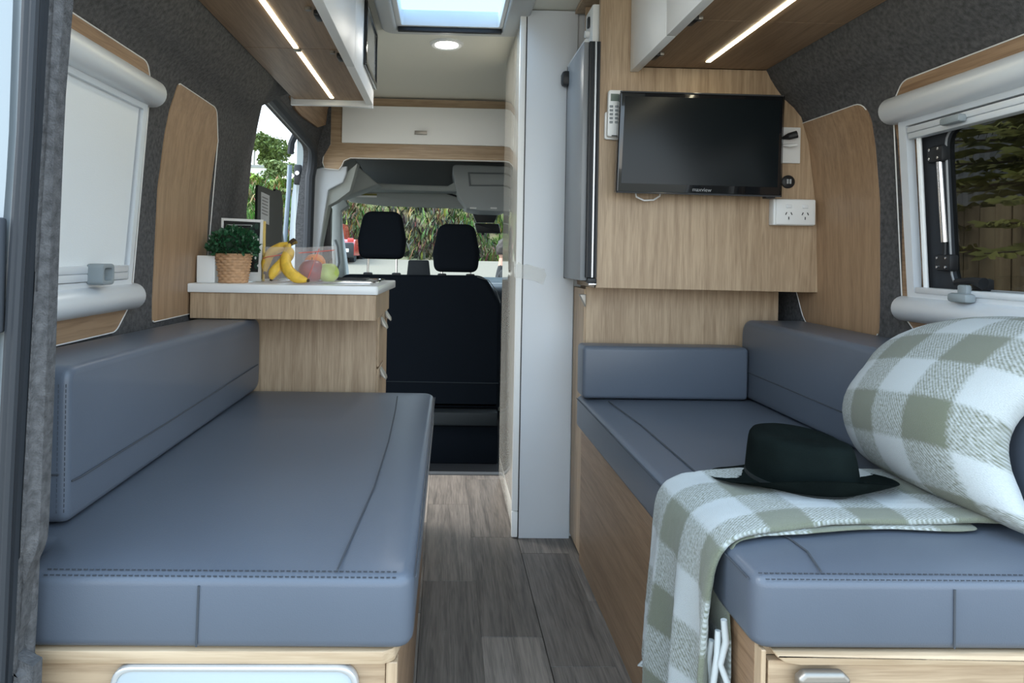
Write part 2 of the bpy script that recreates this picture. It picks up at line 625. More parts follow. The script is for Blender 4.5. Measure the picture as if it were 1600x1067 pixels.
# cabin side windows with their surrounds ---------------------------------------------------
def side_window(side, idx, closed):
    lab = ('side window with white roller blind pulled fully down' if closed else 'tinted side window with raised blind and silver stay')
    t = thing('window_%d' % idx, lab, 'window', (prof(1.15, side), 1.35, 1.15), kind='structure')
    SX = lambda z, off: prof(z, side) - side * off
    far, near = 1.715, .97
    out = rpoly([(near, .83), (1.645, .83), (far + .01, .90), (far, 1.44), (1.65, 1.492), (near, 1.492)], [.05, .05, .06, .05, .06, .05], 6)
    hole = rect(1.04, .955, 1.652, 1.375, .02)
    obj('oak_surround', wallplate([out, hole], side, .0, .006), oakWY, t, smooth=40)
    obj('surround_edging', tube([(SX(z, .0062), y, z) for y, z in out], .0016, 6, True), plasW, t)
    # inner frame
    fr = plate([rect(.99, .925, 1.676, 1.40, .01), rect(1.045, .958, 1.659 if closed else 1.652, 1.378, .006)], 'x', 0, 1)
    for v in fr.verts:
        v.co.x = SX(v.co.z, .004 if v.co.x < .5 else .026)
    obj('blind_frame', fr, aluW, t, smooth=30)
    # roller housings
    for z, nm, rr in ((1.425, 'upper_housing', .034), (.915, 'lower_housing', .032)):
        pr = [(SX(z, .0), z - rr)] + [(SX(z, .022 + rr * .95 * math.sin(PI * k / 12)), z - rr * math.cos(PI * k / 12)) for k in range(13)] + [(SX(z, .0), z + rr)]
        hb = plate([pr], 'y', .975, 1.705, .004)
        # pr is (x,z)
        h = obj(nm, hb, aluW, t, smooth=40)
    # blind rails and grips
    gz = 1.352 if False else None
    if closed:
        bl = plate([rect(1.045, .99, 1.652, 1.378)], 'x', 0, 1)
        for v in bl.verts: v.co.x = SX(v.co.z, .014 if v.co.x < .5 else .017)
        obj('blind', bl, mat('blind_fabric', (.74, .77, .78), .8, bump=.15, bscale=300, trans=.0), t, label='white pleated blind fabric pulled down')
        for zz in (.985, .968):
            rl = box((min(SX(zz, .012), SX(zz, .030)), 1.045, zz - .0085), (max(SX(zz, .012), SX(zz, .030)), 1.651, zz + .0085), .003)
            obj('blind_rail', rl, aluW, t)
        c = WX(147, 442, SX(.97, .03)).y
        g = plate([rect(c - .027, .952, c + .027, .999, .012), rect(c - .017, .962, c + .017, .989, .008)], 'x', SX(.97, .026), SX(.97, .062), .003)
        obj('grip', g, plasG, t, label='grey pull grip of the blind')
    else:
        for zz, nm in ((1.366, 'blind_rail'), (1.351, 'blind_rail'), (.965, 'blind_rail')):
            rl = box((min(SX(zz, .004), SX(zz, .030)), 1.045, zz - .0075), (max(SX(zz, .004), SX(zz, .030)), 1.645, zz + .0075), .003)
            obj(nm, rl, aluW, t)
        c = WX(1495, 178, SX(1.36, .03)).y
        obj('grip', box((min(SX(1.36, .028), SX(1.36, .05)), c - .03, 1.35), (max(SX(1.36, .028), SX(1.36, .05)), c + .03, 1.368), .006), plasG, t, label='grey grip on the raised blind')
        c = WX(1510, 468, SX(.96, .03)).y
        obj('grip', box((min(SX(.96, .028), SX(.96, .056)), c - .028, .945), (max(SX(.96, .028), SX(.96, .056)), c + .028, .966), .007), plasG, t, label='grey grip on the lower rail')
        obj('catch', box((min(SX(.96, .028), SX(.96, .042)), c - .014, .96), (max(SX(.96, .028), SX(.96, .042)), c + .014, .985), .004), plasG, t)
        # white inner channel
        ch = bmesh.new()
        tube([(SX(.97, .012), 1.628, .97), (SX(1.36, .012), 1.628, 1.36)], .006, 8, bm=ch)
        obj('channel', ch, plasW, t)
    # black sash and tinted pane
    sash = plate([rect(1.045, .945, 1.655, 1.385, .03), rect(1.13, .975, 1.572, 1.355, .05)], 'x', 0, 1)
    for v in sash.verts: v.co.x = SX(v.co.z, -.03 if v.co.x < .5 else -.012)
    obj('sash', sash, rubber, t, smooth=40)
    if not closed:
        obj('pane_edge', tube([(SX(z, -.011), y, z) for y, z in rect(1.128, .973, 1.574, 1.357, .05)], .0028, 6, True), mat('pane_bead', (.25, .26, .27), .3), t)
    gl = plate([rect(1.06, .95, 1.64, 1.38, .04)], 'x', 0, 1)
    for v in gl.verts: v.co.x = SX(v.co.z, -.028 if v.co.x < .5 else -.022)
    obj('pane', gl, GLASS_T, t, smooth=30)
    if not closed:
        # stay arm, brackets and lever lock
        a0, a1 = (SX(1.26, -.004), 1.592, 1.285), (SX(1.08, -.004), 1.585, 1.085)
        ar = obj('stay', tube([a0, a1], .0085, 12), chrome, t, label='silver telescopic window stay')
        obj('stay_rod', tube([(a1[0], a1[1], a1[2] + .01), (a1[0], a1[1], a1[2] - .06)], .005, 8), blackM, ar)
        for z, y in ((1.30, 1.598), (1.035, 1.588)):
            br = obj('bracket', box((SX(z, .004), y - .028, z - .02), (SX(z, -.02), y + .024, z + .02), .006), blackM, t)
            bm = bmesh.new()
            for dy in (-.016, .012):
                for dz in (-.011, .011):
                    lathe([(0, 0), (.0035, 0), (.0035, .004), (0, .006)], (SX(z, .002), y + dy, z + dz), 8, 'x', bm=bm, fn=None)
            for v in bm.verts: v.co.x = 2 * SX(z, .002) - v.co.x
            obj('screws', bm, chrome, br)['kind'] = 'stuff'
        c = WX(1540, 447, SX(.99, -.01))
        lv = obj('lever_lock', box((SX(.99, .012), c.y - .015, .965), (SX(.99, -.02), c.y + .015, 1.0), .006), blackM, t, label='black lever lock of the tinted window')
        obj('lever', tube([(SX(.99, .02), c.y - .03, .99), (SX(.99, .022), c.y, .995), (SX(.99, .02), c.y + .045, .988)], [.013, .008, .010], 10), blackM, lv)
    return t


def glass(name, tint, refl):
    m = bpy.data.materials.new(name)
    m.use_nodes = True
    t = m.node_tree
    t.nodes.clear()
    o = t.nodes.new('ShaderNodeOutputMaterial')
    tr = t.nodes.new('ShaderNodeBsdfTransparent')
    tr.inputs[0].default_value = (*tint, 1)
    g = t.nodes.new('ShaderNodeBsdfGlossy')
    g.inputs['Roughness'].default_value = .02
    fr = t.nodes.new('ShaderNodeFresnel')
    fr.inputs[0].default_value = refl
    mx = t.nodes.new('ShaderNodeMixShader')
    gm_ = t.nodes.new('ShaderNodeNewGeometry')
    mu = t.nodes.new('ShaderNodeMath')
    mu.operation = 'MULTIPLY_ADD'
    mu.inputs[1].default_value = -1
    mu.inputs[2].default_value = 1
    t.links.new(gm_.outputs['Backfacing'], mu.inputs[0])
    m2 = t.nodes.new('ShaderNodeMath')
    m2.operation = 'MULTIPLY'
    t.links.new(mu.outputs[0], m2.inputs[0])
    t.links.new(fr.outputs[0], m2.inputs[1])
    t.links.new(m2.outputs[0], mx.inputs[0])
    t.links.new(tr.outputs[0], mx.inputs[1])
    t.links.new(g.outputs[0], mx.inputs[2])
    t.links.new(mx.outputs[0], o.inputs[0])
    return m


GLASS_T = glass('tinted_acrylic', (.27, .27, .255), 1.3)
GLASS_H = glass('hatch_glass', (.60, .70, .80), 1.15)
GLASS_C = glass('windscreen_glass', (.93, .96, .95), 1.25)
side_window(-1, 1, True)
side_window(1, 2, False)


# oak wall panels beside the windows
def wall_panel(name, pts, radii, side, lab):
    lp = rpoly(pts, radii, 6)
    edge = lp[2:-2]
    t = thing(name, lab, 'wall panel', (prof(1.1, side), 2.0, 1.1), kind='structure')
    obj('oak_panel', wallplate([lp], side, 0, .003), oakW, t, smooth=40)
    obj('edging', tube([(prof(z, side) - side * .0032, y, z) for y, z in edge], .0016, 6), plasW, t)


wall_panel('trim_5', [(1.857, .832), (2.25, .832), (2.25, 1.40), (2.16, 1.49), (1.852, 1.492)], [.01, .05, .02, .08, .01], -1, 'oak wall panel between the blind and the worktop')
wall_panel('trim_6', [(1.825, .825), (2.20, .815), (2.26, .93), (2.26, 1.482), (1.81, 1.478)], [.02, .09, .03, .02, .05], 1, 'oak wall panel between the television unit and tinted window')

# ceiling hatch and downlight
ht = thing('window_4', 'roof hatch with white frame and pale sky behind', 'roof hatch', (0, 2.45, CEIL), kind='structure')
obj('flange', plate([rect(-.265, 2.16, .30, 2.675, .07), rect(-.205, 2.24, .212, 2.632, .01)], 'z', CEIL - .028, CEIL, .012, 3), ceilG, ht)
obj('inner_frame', plate([rect(-.205, 2.24, .212, 2.632, .01), rect(-.185, 2.26, .196, 2.606, .01)], 'z', CEIL - .012, CEIL + .05, .002), plasW, ht)
obj('gasket', box((-.2, 2.618, CEIL - .030), (.208, 2.634, CEIL - .0125), .001), blackM, ht)
obj('dome_pane', box((-.205, 2.24, CEIL + .052), (.212, 2.632, CEIL + .056)), GLASS_H, ht)
c = WZ(698, 68, CEIL)
dl = thing('downlight', 'round white ceiling downlight in front of the roof hatch', 'light', (c.x, c.y, CEIL))
obj('bezel', lathe([(.045, 0), (.072, 0), (.072, -.004), (.064, -.010), (.05, -.008), (.045, -.003)], (c.x, c.y, CEIL), 40), plasW, dl)
obj('diffuser', lathe([(0, -.006), (.03, -.006), (.05, -.004), (.05, 0)], (c.x, c.y, CEIL), 40), lampM, dl)


# ================================================================== OVERHEAD LOCKERS
def locker(side, y0, y1, joints, hinge_y, lab, led_runs, xin, xled):
    t = thing('overhead_locker', lab, 'locker', ((xin + prof(1.65, side)) / 2, (y0 + y1) / 2, 1.65))
    xo = prof(1.66, side)
    # underside boards
    js = [y0] + joints + [y1]
    s = -side
    xe = prof(1.65, side) - side * .002
    lo, hi = min(xin - s * .03, xe), max(xin - s * .03, xe)
    for a, c in zip(js, js[1:]):
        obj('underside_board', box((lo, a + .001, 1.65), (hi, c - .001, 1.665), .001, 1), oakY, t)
    xt = prof(1.93, side)
    obj('body', plate([[(xin - s * .03, 1.666), (xo - side * .04, 1.666), (xt - side * .02, 1.934), (xin - s * .03, 1.934)]], 'y', y0, y1), whiteM, t)
    return t


LX, RX = -.30, .585
lk = locker(-1, .95, 2.70, [1.62 + .0, 2.03], [], 'white and oak overhead locker above the blind window, two light strips underneath', [], LX, -.46)
ends = [.95, 1.55, 2.15, 2.70]
for a, c in zip(ends, ends[1:]):
    d = obj('door', box((LX - .028, a + .0015, 1.632), (LX, c - .0015, 1.935), .002), whiteG if c < 2.69 else whiteG, lk)
# black-framed glossy door at the far end
fd = obj('framed_front', plate([rect(2.36, 1.70, 2.72, 1.93, .004), rect(2.385, 1.722, 2.70, 1.915, .004)], 'x', LX, LX + .012, .002), gloss, lk, label='black frame of a glossy inset front')
obj('glossy_inset', box((LX, 2.386, 1.723), (LX + .006, 2.699, 1.914)), mat('grey_gloss', (.30, .31, .31), .1, coat=.5), fd)
# white end moulding
a, c, d = WY(460, 165, 2.72), WY(548, 168, 2.72), WY(584, 166, 2.72)
obj('end_board', plate([[(-.632, 1.628), (-.41, 1.628), (-.302, 1.622), (-.302, 1.935), (-.632, 1.935)]], 'y', 2.70, 2.722, .002), whiteM, lk)
ld = obj('led_strip', box((-.4665, 1.0, 1.6475), (-.4535, 2.02, 1.652)), led, lk)
ld2 = obj('led_strip', box((-.4665, 2.055, 1.6475), (-.4535, 2.66, 1.652)), led, lk)
obj('led_joint', box((-.47, 2.022, 1.645), (-.45, 2.052, 1.651), .002), nickel, lk)
for yy in (1.70, 2.06):
    hg = obj('hinge', box((LX - .045, yy, 1.635), (LX - .03, yy + .05, 1.65), .003), blackM, lk)
    obj('hinge_cup', lathe([(0, -.008), (.008, -.008), (.008, 0)], (LX - .055, yy - .012, 1.65), 12), nickel, hg)
bm = bmesh.new()
rk = locker(1, .95, 2.13, [1.50 + .2], [], 'white and oak overhead locker meeting the television unit, one light strip underneath', [], RX, .81)
for a, c in ((.95, 1.35), (1.35, 1.78), (1.78, 2.128)):
    obj('door', box((RX, a + .0015, 1.632), (RX + .028, c - .0015, 1.935), .002), whiteG, rk)
obj('led_strip', box((.8035, 1.0, 1.6475), (.8165, 2.055, 1.652)), led, rk)
for yy in (1.66, 1.96):
    hg = obj('hinge', box((RX + .03, yy, 1.635), (RX + .045, yy + .05, 1.65), .003), blackM, rk)
    obj('hinge_cup', box((RX + .046, yy + .01, 1.64), (RX + .06, yy + .03, 1.652), .003), nickel, hg)

# ================================================================== TELEVISION UNIT, TALL UNIT, FRIDGE
YT = 2.13
rw = [(prof(z, 1) - .001, z) for z in (1.649, 1.60, 1.56, 1.53, 1.5, 1.42, 1.2, .932)]
tv_u = thing('television_unit', 'tall oak wall unit carrying the television and sockets', 'cabinet', (.85, 2.3, .93))
obj('front_panel', plate([[(.487, .935), (.487, CEIL), (.62, CEIL), (.62, 1.649)] + rw], 'y', YT, YT + .02, .0015, 1), oakZ, tv_u)
obj('carcass', box((.905, YT + .02, .951), (1.03, 2.43, 1.62)), oakZ, tv_u)
obj('base_board', box((.487, YT + .001, .935), (1.19, 2.43, .95)), oakZ, tv_u)
tall = thing('tall_cupboard', 'oak cupboard below the grey fridge with small nickel knob', 'cupboard', (.8, 2.3, 0))
obj('carcass', box((.50, 2.262, .58), (1.10, 2.43, .93)), oakZ, tall)
obj('lower_panel', box((.482, 2.25, .02), (1.145, 2.262, .934), .001, 1), oakZ, tall)
dd = obj('door', box((.476, 2.253, .02), (.494, 2.432, .926), .0015, 1), oakZ, tall)
k = WX(908, 469, .462)
bm = plate([[(.476, k.z - .022), (.476, k.z + .02), (.455, k.z + .02)]], 'y', k.y - .012, k.y + .012, .002)
obj('knob', bm, nickel, dd, label='small triangular nickel knob')
fr = thing('fridge', 'slim grey fridge with black side trim beside the television', 'fridge', (.47, 2.3, .95))
obj('body', box((.488, 2.152, .955), (.90, 2.428, 1.735), .003), fabricD, fr)
obj('door', box((.436, 2.135, .958), (.460, 2.421, 1.728), .003), fridgeM, fr)
obj('door_edge', box((.4355, 2.4205, .956), (.470, 2.428, 1.732), .002), blackM, fr)
for x0, x1, m in ((.452, .459, blackM), (.459, .464, rubber), (.464, .469, blackM), (.4695, .4755, alu), (.476, .4795, rubber), (.480, .487, blackM)):
    obj('side_trim', box((x0, 2.118, .968), (x1, 2.14, 1.725), .001, 1), m, fr)
obj('foot_bracket', box((.458, 2.116, .95), (.487, 2.14, .966), .002), blackM, fr)
obj('hinge_plate', box((.462, 2.112, .944), (.486, 2.13, .950), .001), chrome, fr)
hk = WX(885, 122, .44)
hz0, hz1 = WY(885, 134, 2.40).z, WY(885, 111, 2.40).z
obj('latch', box((.412, 2.385, hz0), (.462, 2.4295, hz1), .012, 2), blackM, fr, label='black door latch at the top corner')
obj('top_rail', tube([(.446, 2.14, 1.732), (.442, 2.415, 1.728)], .008, 8), alu, fr)
sh = thing('overhead_cubby', 'open oak cubby above the fridge', 'cubby', (.6, 2.4, 1.74))
obj('back_panel', box((.487, 2.36, 1.742), (.62, 2.372, CEIL)), oakZ, sh)
obj('top_board', box((.462, 2.15, 1.925), (.62, 2.43, 1.938)), oakZ, sh)
ctl = thing('control_box', 'small grey control box standing above the fridge', 'control box', (.53, 2.2, 1.736))
obj('casing', box((.470, 2.17, 1.738), (.56, 2.28, 1.865), .006), plasW, ctl)
obj('knob', lathe([(0, 0), (.012, 0), (.012, .014), (0, .014)], (.456, 2.22, 1.78), 14, 'x'), plasW, ctl)
obj('button', box((.463, 2.205, 1.80), (.47, 2.225, 1.835), .002), blackM, ctl)

# television
tv = thing('television', 'flat black television hung on the oak unit', 'television', (.79, 2.07, 1.39))
cs = [WY(*p, 2.05) for p in ((970, 143), (1225, 150), (1220, 307), (963, 300))]
c2 = [(p.x, p.z) for p in cs]
obj('casing', plate([rpoly(c2, .006, 3)], 'y', 2.05, 2.085, .004), gloss, tv)
ctr = sum((Vector(p) for p in c2), Vector((0, 0))) / 4
ins = [Vector(p) + Vector((a, bz)) for p, a, bz in zip(c2, (.014, -.012, -.012, .014), (-.014, -.014, .028, .028))]
obj('screen', plate([[tuple(p) for p in ins]], 'y', 2.0485, 2.055), screenM, tv)
obj('bezel_edge', tube([(p[0], 2.049, p[1]) for p in c2], .003, 6, True), mat('smoked_edge', (.06, .062, .066), .2), tv)
obj('mount', box((.70, 2.085, 1.33), (.88, 2.13, 1.46), .004), blackM, tv)
text('maxview', .017, mat('logo_grey', (.30, .31, .32), .5), tv, (.795, 2.0492, 1.249), (1, 0, -.02), (0, 0, 1))
obj('sensor', box((1.0, 2.055, 1.228), (1.03, 2.08, 1.238), .002), blackM, tv)
cb = obj('television_cable', tube([(.60, 2.10, 1.25), (.605, 2.10, 1.228), (.63, 2.10, 1.217), (.66, 2.10, 1.219), (.68, 2.10, 1.232), (.682, 2.10, 1.25)], .0028, 8), plasW)
tag(cb, 'loop of white cable hanging below the television', 'cable')

# sockets and switches
gp = thing('power_outlet', 'white double power point under the television corner', 'power outlet', (1.11, 2.13, 1.145))
obj('back_box', box((1.046, 2.098, 1.147), (1.181, 2.13, 1.231), .003), plasW, gp)
obj('face_plate', box((1.052, 2.093, 1.149), (1.180, 2.099, 1.229), .003), plasW, gp)
for cx in (1.093, 1.146):
    obj('switch', box((cx - .009, 2.0895, 1.201), (cx + .009, 2.094, 1.213), .002), whiteM, gp)
    bm = bmesh.new()
    for dx, ang in ((-.0085, .45), (.0085, -.45)):
        b2 = box((-.0012, -.001, -.0045), (.0012, .001, .0045))
        bmesh.ops.transform(b2, matrix=Matrix.Translation((cx + dx, 2.0925, 1.184)) @ Matrix.Rotation(ang, 4, 'Y'), verts=b2.verts)
        merge(bm, b2)
    box((cx - .0012, 2.0915, 1.165), (cx + .0012, 2.0935, 1.174), bm=bm)
    obj('socket_holes', bm, blackM, gp, smooth=0)
ap = thing('antenna_plate', 'white wall plate with plugs at the television edge', 'wall plate', (1.1, 2.13, 1.35))
obj('plate', box((1.06, 2.122, 1.349), (1.143, 2.131, 1.465), .002), plasW, ap)
obj('black_plug', tube([(1.080, 2.118, 1.428), (1.095, 2.105, 1.432), (1.118, 2.098, 1.438)], [.004, .011, .012], 10), blackM, ap)
obj('white_plug', tube([(1.08, 2.116, 1.405), (1.10, 2.10, 1.402), (1.118, 2.098, 1.405)], [.004, .006, .005], 8), plasW, ap)
us = thing('usb_socket', 'round black twin charging socket beside the television', 'socket', (1.105, 2.13, 1.29))
obj('ring', lathe([(0, 0), (.021, 0), (.021, -.008), (.016, -.011), (0, -.011)], (1.106, 2.131, 1.289), 24, 'y'), blackM, us)
obj('port', box((1.098, 2.118, 1.282), (1.104, 2.121, 1.297)), mat('port_grey', (.4, .42, .43), .4), us)
obj('port', box((1.107, 2.118, 1.282), (1.113, 2.121, 1.297)), MATS['port_grey'], us)
rm = thing('remote_control', 'white remote control in its holder behind the television edge', 'remote control', (.535, 2.12, 1.42))
obj('body', plate([rpoly([(.508, 1.418), (.56, 1.415), (.56, 1.566), (.510, 1.566)], .009, 4)], 'y', 2.098, 2.118, .005), plasW, rm)
obj('display', box((.517, 2.0965, 1.53), (.552, 2.1, 1.553)), mat('lcd_green', (.14, .18, .15), .3), rm)
for r in range(5):
    for q in range(2):
        z = 1.513 - r * .0125
        obj('button', box((.514 + q * .017, 2.0955, z - .0038), (.525 + q * .017, 2.1, z + .0038), .0015, 1), mat('button_grey', (.28, .30, .31), .6), rm)
obj('slot', box((.522, 2.0965, 1.4185), (.540, 2.1, 1.4215)), blackM, rm)
obj('holder', plate([rpoly([(.504, 1.412), (.565, 1.41), (.565, 1.50), (.504, 1.50)], .008, 4)], 'y', 2.116, 2.13, .003), plasW, rm)

# ================================================================== SHOWER CUBICLE
cu = thing('shower_cubicle', 'tall white cubicle with glossy cream side door beside the aisle', 'cubicle', (.38, 2.6, 0))
obj('front_panel', box((.288, 2.432, 0), (.474, 2.450, CEIL - .004), .0015), mat('white_panel', (.66, .69, .72), .35), cu)
obj('body', plate([[(.287, .002), (.95, .002), (.95, 1.55), (.80, 1.75), (.72, CEIL - .006), (.287, CEIL - .006)]], 'y', 2.451, 3.10), whiteM, cu)
cdr = obj('side_door', box((.270, 2.44, .10), (.286, 3.105, CEIL - .006), .003), creamG, cu, label='glossy cream door facing the aisle')
obj('side_plinth', box((.271, 2.44, .004), (.286, 3.105, .097), .002), creamG, cu)
obj('door_strip', box((.262, 2.431, .10), (.284, 2.446, CEIL - .005), .002), whiteG, cu)
obj('door_strip', box((.262, 2.431, .004), (.284, 2.446, .097), .002), whiteG, cu)
obj('shadow_gap', box((.284, 2.436, .004), (.2885, 2.45, CEIL - .005)), blackM, cu)
tp = [(.30, .99), (.285, 1.012), (.258, 1.0), (.25, .965), (.262, .935), (.30, .945), (.36, .93), (.372, .96), (.362, .995)]
bm = plate([[(.288, .952), (.325, .945), (.362, .931), (.372, .965), (.366, .988), (.33, .996), (.300, 1.005), (.288, 1.0)]], 'y', 2.426, 2.4315)
plate([[(.256, .955), (.288, .952), (.288, 1.0), (.270, 1.012), (.254, .99)]], 'y', 2.424, 2.4305, bm=bm)
tpo = obj('clear_tape', bm, mat('clear_tape', (.8, .8, .76), .12, alpha=.22), None)
tag(tpo, 'crumpled piece of clear tape across the cubicle edge', 'tape')

# ================================================================== BENCHES
def cushion(name, label, lp, z0, z1, bev=.016, crown=.006, root=None):
    t = thing(name, label, 'cushion', (sum(p[0] for p in lp) / len(lp), sum(p[1] for p in lp) / len(lp), z0))
    bm = plate([lp], 'z', z0, z1)
    es = [e for e in bm.edges if abs(e.verts[0].co.z - e.verts[1].co.z) < 1e-6]
    bmesh.ops.bevel(bm, geom=es, offset=bev, segments=4, affect='EDGES', profile=.5)
    xs_, ys_ = [p[0] for p in lp], [p[1] for p in lp]
    for ax, lo, hi in ((0, min(xs_), max(xs_)), (1, min(ys_), max(ys_))):
        n_ = int((hi - lo) / .06)
        for k in range(1, n_):
            co, no = [0, 0, 0], [0, 0, 0]
            co[ax], no[ax] = lo + (hi - lo) * k / n_, 1
            bmesh.ops.bisect_plane(bm, geom=bm.verts[:] + bm.edges[:] + bm.faces[:], plane_co=co, plane_no=no)
    for v in bm.verts:
        if v.co.z > z1 - 1e-4:
            d = min(v.co.x - min(xs_), max(xs_) - v.co.x, v.co.y - min(ys_), max(ys_) - v.co.y)
            u = max(0, min(1, (d - bev) / .14))
            v.co.z += crown * (u * (2 - u)) + .0012 * u * noise.noise(Vector((v.co.x * 9, v.co.y * 5, 1)))
    obj('cover', bm, leather, t, smooth=60)
    return t


# left bench
lb = thing('bench', 'oak bench box with pale rounded hatch, ending at the oak kitchen cabinet', 'bench', (-.4, 1.6, 0))
obj('top_board', plate([rpoly([(-.64, .955), (-.078, .955), (-.062, .965), (-.055, 1.0), (-.055, 2.24), (-.80, 2.24), (-.80, 1.0), (-.64, 1.0)], [.002, .012, .012, .002, .002, .002, .002, .002], 4)], 'z', .443, .462, .002), oakXY, lb)
obj('front_panel', box((-.600, .965, .02), (-.075, .985, .442), .001, 1), oakX, lb)
obj('end_stile', box((-.074, .962, .02), (-.058, .985, .442), .001, 1), oakZ, lb)
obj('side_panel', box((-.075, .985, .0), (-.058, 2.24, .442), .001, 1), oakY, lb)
hp = obj('service_hatch', plate([rect(-.462, .05, -.112, .4425, .032, 8), rect(-.454, .06, -.120, .4345, .026, 8)], 'y', .950, .9645, .003), alu, lb, label='pale rounded service hatch with silver rim')
obj('lid', plate([rect(-.455, .059, -.119, .4355, .027, 8)], 'y', .953, .9645, .003), mat('hatch_white', (.40, .455, .48), .35), hp)
post2 = obj('trim_7', box((-.80, .93, -.05), (-.61, .97, .43), .01), carpet)
tag(post2, 'carpet-lined corner beside the bench front with the pale hatch', 'trim', kind='structure')
lp = rpoly([(-.594, .955), (-.036, .952), (-.026, 2.24), (-.795, 2.24), (-.795, 1.05), (-.606, 1.03)], [.03, .03, .05, .03, .03, .02], 6)
ls = cushion('seat_cushion', 'long bare grey leather seat cushion below the closed white blind', lp, .463, .570)
ZT = .5765


def seam(parent, pts, r=.0016, m=None, name='seam'):
    return obj(name, tube(pts, r, 6), m or seamM, parent)


a = .058
seam(ls, [WZ(527, 890, .5765), WZ(545, 850, .577), WZ(585, 760, .577), WZ(607, 690, .577), WZ(618, 640, .577), WZ(621, 619, .577)])
fy, ty = .9515, .957
bm = dashes([(-.560, .9585, .5675), (-.056, .9565, .5675)])
dashes([(-.560, .9675, .5715), (-.056, .9655, .5715)], bm=bm)
stq = obj('stitching', bm, threadM, ls, smooth=0)
stq['kind'] = 'stuff'
seam(ls, [(-.0335, .975, .5605), (-.0245, 2.2, .5605)], .0014)
x = WY(310, 950, .953).x
seam(ls, [(x, .9525, .556), (x - .002, .9525, .47)], .0015)
# left back cushion
lpb = rpoly([(1.098, .579), (2.232, .579), (2.232, .815), (1.098, .838)], [.025, .05, .06, .03], 6)
lbk = thing('back_cushion', 'long grey leather back cushion below the closed white blind', 'cushion', (-.7, 1.67, .574))
bm = plate([lpb], 'x', -.785, -.608)
es = [e for e in bm.edges if abs(e.verts[0].co.x - e.verts[1].co.x) < 1e-6]
bmesh.ops.bevel(bm, geom=es, offset=.014, segments=4, affect='EDGES', profile=.5)
obj('cover', bm, leather, lbk, smooth=60)
seam(lbk, [(-.6075, 1.112, .648), (-.605, 1.135, .6475), (-.6065, 1.5, .650), (-.6065, 2.2, .662)])
seam(lbk, [(-.62, 1.0975, .663), (-.78, 1.0975, .663)])
seam(lbk, [(-.6135, 1.115, .828), (-.6135, 1.5, .821), (-.6135, 2.19, .807)])
bm = dashes([(-.6135, 1.1015, .60), (-.6135, 1.1015, .815)])
dashes([(-.6235, 1.0985, .60), (-.6235, 1.0985, .815)], bm=bm)
dashes([(-.6175, 1.115, .832), (-.6175, 2.0, .814)], bm=bm)
obj('stitching', bm, threadM, lbk, smooth=0)['kind'] = 'stuff'

# right bench
rb = thing('bench', 'oak bench box with nickel-handled drawer below the checked blanket', 'bench', (.8, 1.6, 0))
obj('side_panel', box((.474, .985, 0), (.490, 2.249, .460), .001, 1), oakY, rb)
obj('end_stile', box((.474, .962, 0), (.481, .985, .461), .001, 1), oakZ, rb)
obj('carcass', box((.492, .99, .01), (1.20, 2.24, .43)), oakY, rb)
obj('deck', box((.4745, .976, .447), (1.20, 2.24, .462), .001), oakXY, rb)
dw = obj('drawer_front', box((.4845, .962, .03), (.868, .978, .446), .001, 1), oakX, rb)
obj('drawer_front', box((.871, .962, .03), (1.20, .978, .446), .001, 1), oakX, rb)
obj('pull_rail', plate([rpoly([(.490, .462), (.490, .459), (.502, .4505), (.525, .447), (1.20, .447), (1.20, .462)], [.001, .004, .01, .02, .002, .002], 5)], 'y', .948, .975, .003), oakXY, rb)
hb = plate([rpoly([(.520, .355), (.590, .355), (.592, .434), (.582, .443), (.526, .443), (.516, .434)], [.01, .01, .006, .008, .008, .006], 4)], 'y', .935, .953, .006, 3)
obj('handle', hb, nickel, dw, label='brushed nickel cup handle')
lp = rpoly([(.460, .955), (1.19, .952), (1.19, 2.235), (.452, 2.235)], [.03, .03, .03, .02], 6)
rs = cushion('seat_cushion', 'long grey leather seat cushion under the checked blanket and hat', lp, .463, .570)
seam(rs, [WZ(1283, 893, .574), WZ(1262, 862, .576), WZ(1236, 843, .577)] + [(.545, y, .577) for y in (1.2, 1.5, 1.8)] + [(.528, 2.1, .577)])
bm = dashes([(.476, .9575, .5675), (1.15, .9555, .5675)])
dashes([(.470, .968, .5715), (1.15, .9655, .5715)], bm=bm)
obj('stitching', bm, threadM, rs, smooth=0)['kind'] = 'stuff'
seam(rs, [(.4578, .975, .5605), (.4505, 2.22, .5605)], .0014)
x = WY(1491, 950, .953).x
seam(rs, [(x, .9525, .556), (x + .001, .9525, .47)], .0015)
rbk = thing('back_cushion', 'long grey leather back cushion below the tinted window, partly under the blanket', 'cushion', (1.1, 1.65, .574))
lpb = rpoly([(1.06, .579), (2.205, .579), (2.205, .838), (1.06, .832)], [.03, .03, .06, .03], 6)
bm = plate([lpb], 'x', .996, 1.185)
es = [e for e in bm.edges if abs(e.verts[0].co.x - e.verts[1].co.x) < 1e-6]
bmesh.ops.bevel(bm, geom=es, offset=.016, segments=4, affect='EDGES', profile=.5)
obj('cover', bm, leather, rbk, smooth=60)
seam(rbk, [(.9945, 2.17, .668), (.9945, 1.12, .650)])
seam(rbk, [(1.0005, 2.15, .826), (1.0005, 1.12, .821)])
bo = thing('bolster', 'short grey leather bolster lying below the television unit', 'cushion', (.72, 2.19, .578))
bm = box((.450, 2.128, .578), (.991, 2.225, .748), .014, 4)
obj('cover', bm, leather, bo, smooth=60)
lpz = rect(.466, .592, .978, .735, .02)
obj('piping', tube([(x, 2.1305, z) for x, z in rect(.461, .588, .981, .738, .018)], .0022, 6, True), leather, bo)

